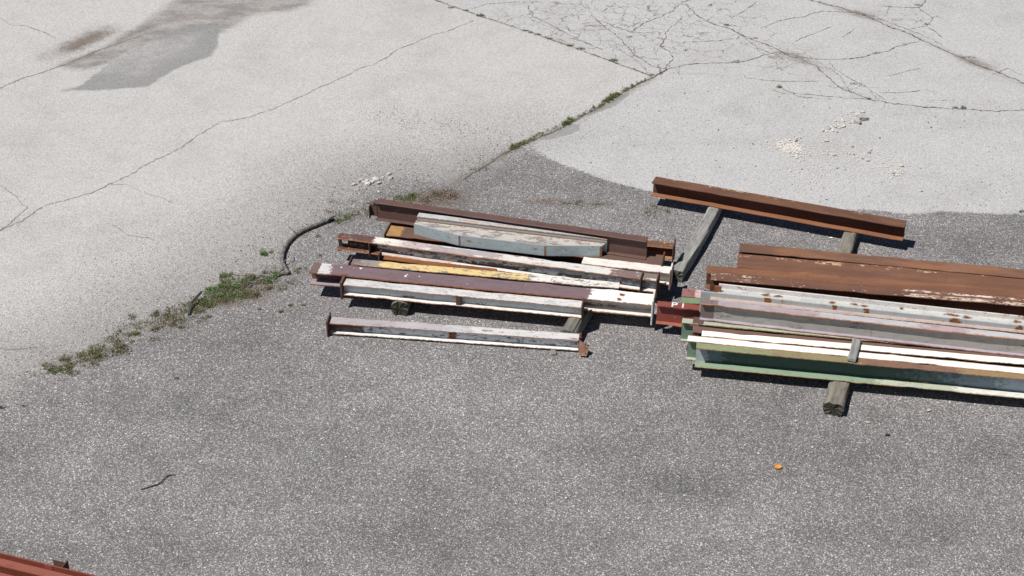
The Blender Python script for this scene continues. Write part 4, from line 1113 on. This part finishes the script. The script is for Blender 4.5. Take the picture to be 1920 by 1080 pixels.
def curve(uvz, r0, r1, steps=8):
    P = [gp(u, v, z) for u, v, z in uvz]
    out = []
    m_ = len(P) - 1
    for i in range(m_):
        p0, p1, p2, p3 = P[max(0, i - 1)], P[i], P[i + 1], P[min(m_, i + 2)]
        for k in range(steps):
            t = k / steps
            q = .5 * ((2 * p1) + (p2 - p0) * t + (2 * p0 - 5 * p1 + 4 * p2 - p3) * t * t + (3 * p1 - p0 - 3 * p2 + p3) * t ** 3)
            out.append(q)
    out.append(P[-1])
    return [(q, r0 + (r1 - r0) * k / (len(out) - 1)) for k, q in enumerate(out)]
bt = NT('grey_bark')
cc_ = bt.co()
bn = bt.noise(cc_, 30, 6, .7); bt.bump(bn, 1.0, .01)
bark = bt.done(bt.mix(bt.step(bn, .35, .65), (.07, .066, .06), (.235, .225, .21)), .95)
e = thing('fallen_branch', 'curved grey fallen branch lying left of the left stack', 'branch', Matrix.Translation(gp(545, 460)))
def rel(pts, e=e):
    o = e.matrix_world.translation
    return [(p - o, r_) for p, r_ in pts]
main = curve([(541, 513, .022), (534, 502, .025), (529, 488, .027), (532, 470, .027), (542, 453, .026), (556, 440, .025), (575, 429, .028), (600, 419, .03), (624, 408, .028)], .025, .020)
main = [(p, r_ * random.uniform(.88, 1.12)) for p, r_ in main]
tube('limb', rel(main), bark, e, 12, .12, 3)
tube('twig', rel(curve([(541, 512, .02), (530, 513, .02), (520, 518, .015), (512, 525, .008)], .014, .006)), bark, e, 6, .15, 4)
tube('twig', rel(curve([(533, 504, .03), (526, 508, .05), (522, 513, .04)], .009, .004)), bark, e, 6, .15, 5)
tube('twig', rel(curve([(556, 440, .04), (549, 431, .07), (541, 426, .09)], .008, .003)), bark, e, 6, .15, 6)
tube('twig', rel(curve([(531, 493, .04), (542, 480, .08), (541, 470, .10)], .006, .003)), bark, e, 6, .15, 7)
tube('twig', rel(curve([(612, 414, .04), (620, 408, .06), (630, 404, .06)], .012, .006)), bark, e, 6, .15, 8)
pale_stick = wood('pale_stick', (.34, .29, .23), (.5, .45, .38))
tag(tube('stick', curve([(437, 513, .03), (470, 512, .04), (495, 515, .03), (508, 517, .02)], .0055, .004), pale_stick, None, 6), 'thin pale stick running from the weeds towards the branch', 'stick')
tag(tube('stick', curve([(452, 534, .02), (478, 526, .025), (500, 521, .02)], .006, .004), bark, None, 6), 'thin dark twig beside the bright weed at the branch tip', 'stick')
dark = paint_mat('dark_rubber', (.055, .055, .05), .7, .4)
def strip(pts, wd, th):
    vs, fs = [], []
    for k, p in enumerate(pts):
        a = pts[max(0, k - 1)]; b = pts[min(len(pts) - 1, k + 1)]
        d = (b - a).normalized(); n = Vector((-d.y, d.x, 0)).normalized()
        for s, z in ((-1, 0), (1, 0), (1, th), (-1, th)):
            vs.append(p + n * wd * s + Vector((0, 0, z)))
    for k in range(len(pts) - 1):
        for i in range(4):
            fs.append((4 * k + i, 4 * k + (i + 1) % 4, 4 * k + 4 + (i + 1) % 4, 4 * k + 4 + i))
    fs += [(3, 2, 1, 0), tuple(4 * (len(pts) - 1) + i for i in range(4))]
    return link_mesh('bent_strip', vs, fs, dark)
tag(strip([gp(378, 548, .06), gp(368, 559, .055), gp(358, 570, .045), gp(359, 573, .04), gp(356, 582, .02), gp(354, 592, .0)], .010, .016), 'bent dark strip half buried in the grass', 'strip')
black = paint_mat('black_cable', (.035, .033, .03), .5, .3)
tag(tube('cable', curve([(265, 918, .005), (280, 913, .007), (295, 908, .012), (303, 903, .014), (311, 894, .012), (319, 891, .008), (329, 890, .006)], 0.0055, .004), black, None, 8), 'short black bent cable lying alone on the chip seal', 'cable')
grey_wire = paint_mat('grey_wire', (.42, .40, .38), .6, .4)
tag(tube('wire', curve([(1815, 818, .004), (1840, 818, .006), (1870, 815, .01), (1895, 820, .01), (1910, 832, .008), (1914, 848, .004)], .0022, .0022), grey_wire, None, 5), 'thin pale curved wire near the right edge', 'wire')
leaf_t = NT('orange_leaf')
leafm = leaf_t.done(leaf_t.mix(leaf_t.noise(leaf_t.co(), 30, 3), (.62, .20, .02), (.80, .36, .06)), .6)
def leaf(label, uv, L, W_, rot, mat, name='leaf', cat='leaf', curl=.012):
    out = [(-.5, 0), (-.3, .35), (0, .5), (.28, .34), (.5, 0), (.28, -.36), (0, -.46), (-.3, -.3)]
    c, s = math.cos(rot), math.sin(rot)
    vs = [(0, 0, .004)]
    for x, y in out:
        X_, Y_ = x * L, y * W_
        vs.append((X_ * c - Y_ * s, X_ * s + Y_ * c, .008 + curl * abs(y) * 2 + curl * .6 * abs(x)))
    vs += [(x, y, z - .0015) for x, y, z in vs]
    fs = [(0, 1 + i, 1 + (i + 1) % 8) for i in range(8)] + [(9, 10 + (i + 1) % 8, 10 + i) for i in range(8)] + [(1 + i, 10 + i, 10 + (i + 1) % 8, 1 + (i + 1) % 8) for i in range(8)]
    o = link_mesh(name, vs, fs, mat)
    o.location = gp(*uv)
    return tag(o, label, cat)
leaf('bright orange dry leaf alone on the chip seal', (1459, 878), .075, .06, .35, leafm)
chipm = wood('pale_wood_chip', (.50, .42, .33), (.66, .58, .48))
leaf('pale wood splinter below the rounded timber', (1626, 793), .07, .022, -.1, chipm, 'wood_splinter', 'splinter', .004)
leaf('pale pink chip left of the rounded timber', (1491, 791), .05, .022, .1, chipm, 'wood_splinter', 'splinter', .004)
leaf('pale leaf-like chip under the right stack front', (1741, 771), .055, .035, .6, chipm, 'wood_splinter', 'splinter', .008)
leaf('dark curled leaf near the pale splinter', (1664, 817), .055, .03, .3, paint_mat('dark_leaf', (.06, .05, .04), .8), 'leaf', 'leaf', .01)
leaf('tiny pale blue scrap on the chip seal', (584, 849), .03, .018, .4, paint_mat('blue_scrap', (.35, .62, .75), .6, .2), 'plastic_scrap', 'scrap', .004)
leaf('small white chip by the lone beam shadow', (1558, 447), .05, .025, .0, paint_mat('white_chip', (.75, .74, .72), .8, .2), 'paint_flake', 'paint flake', .003)
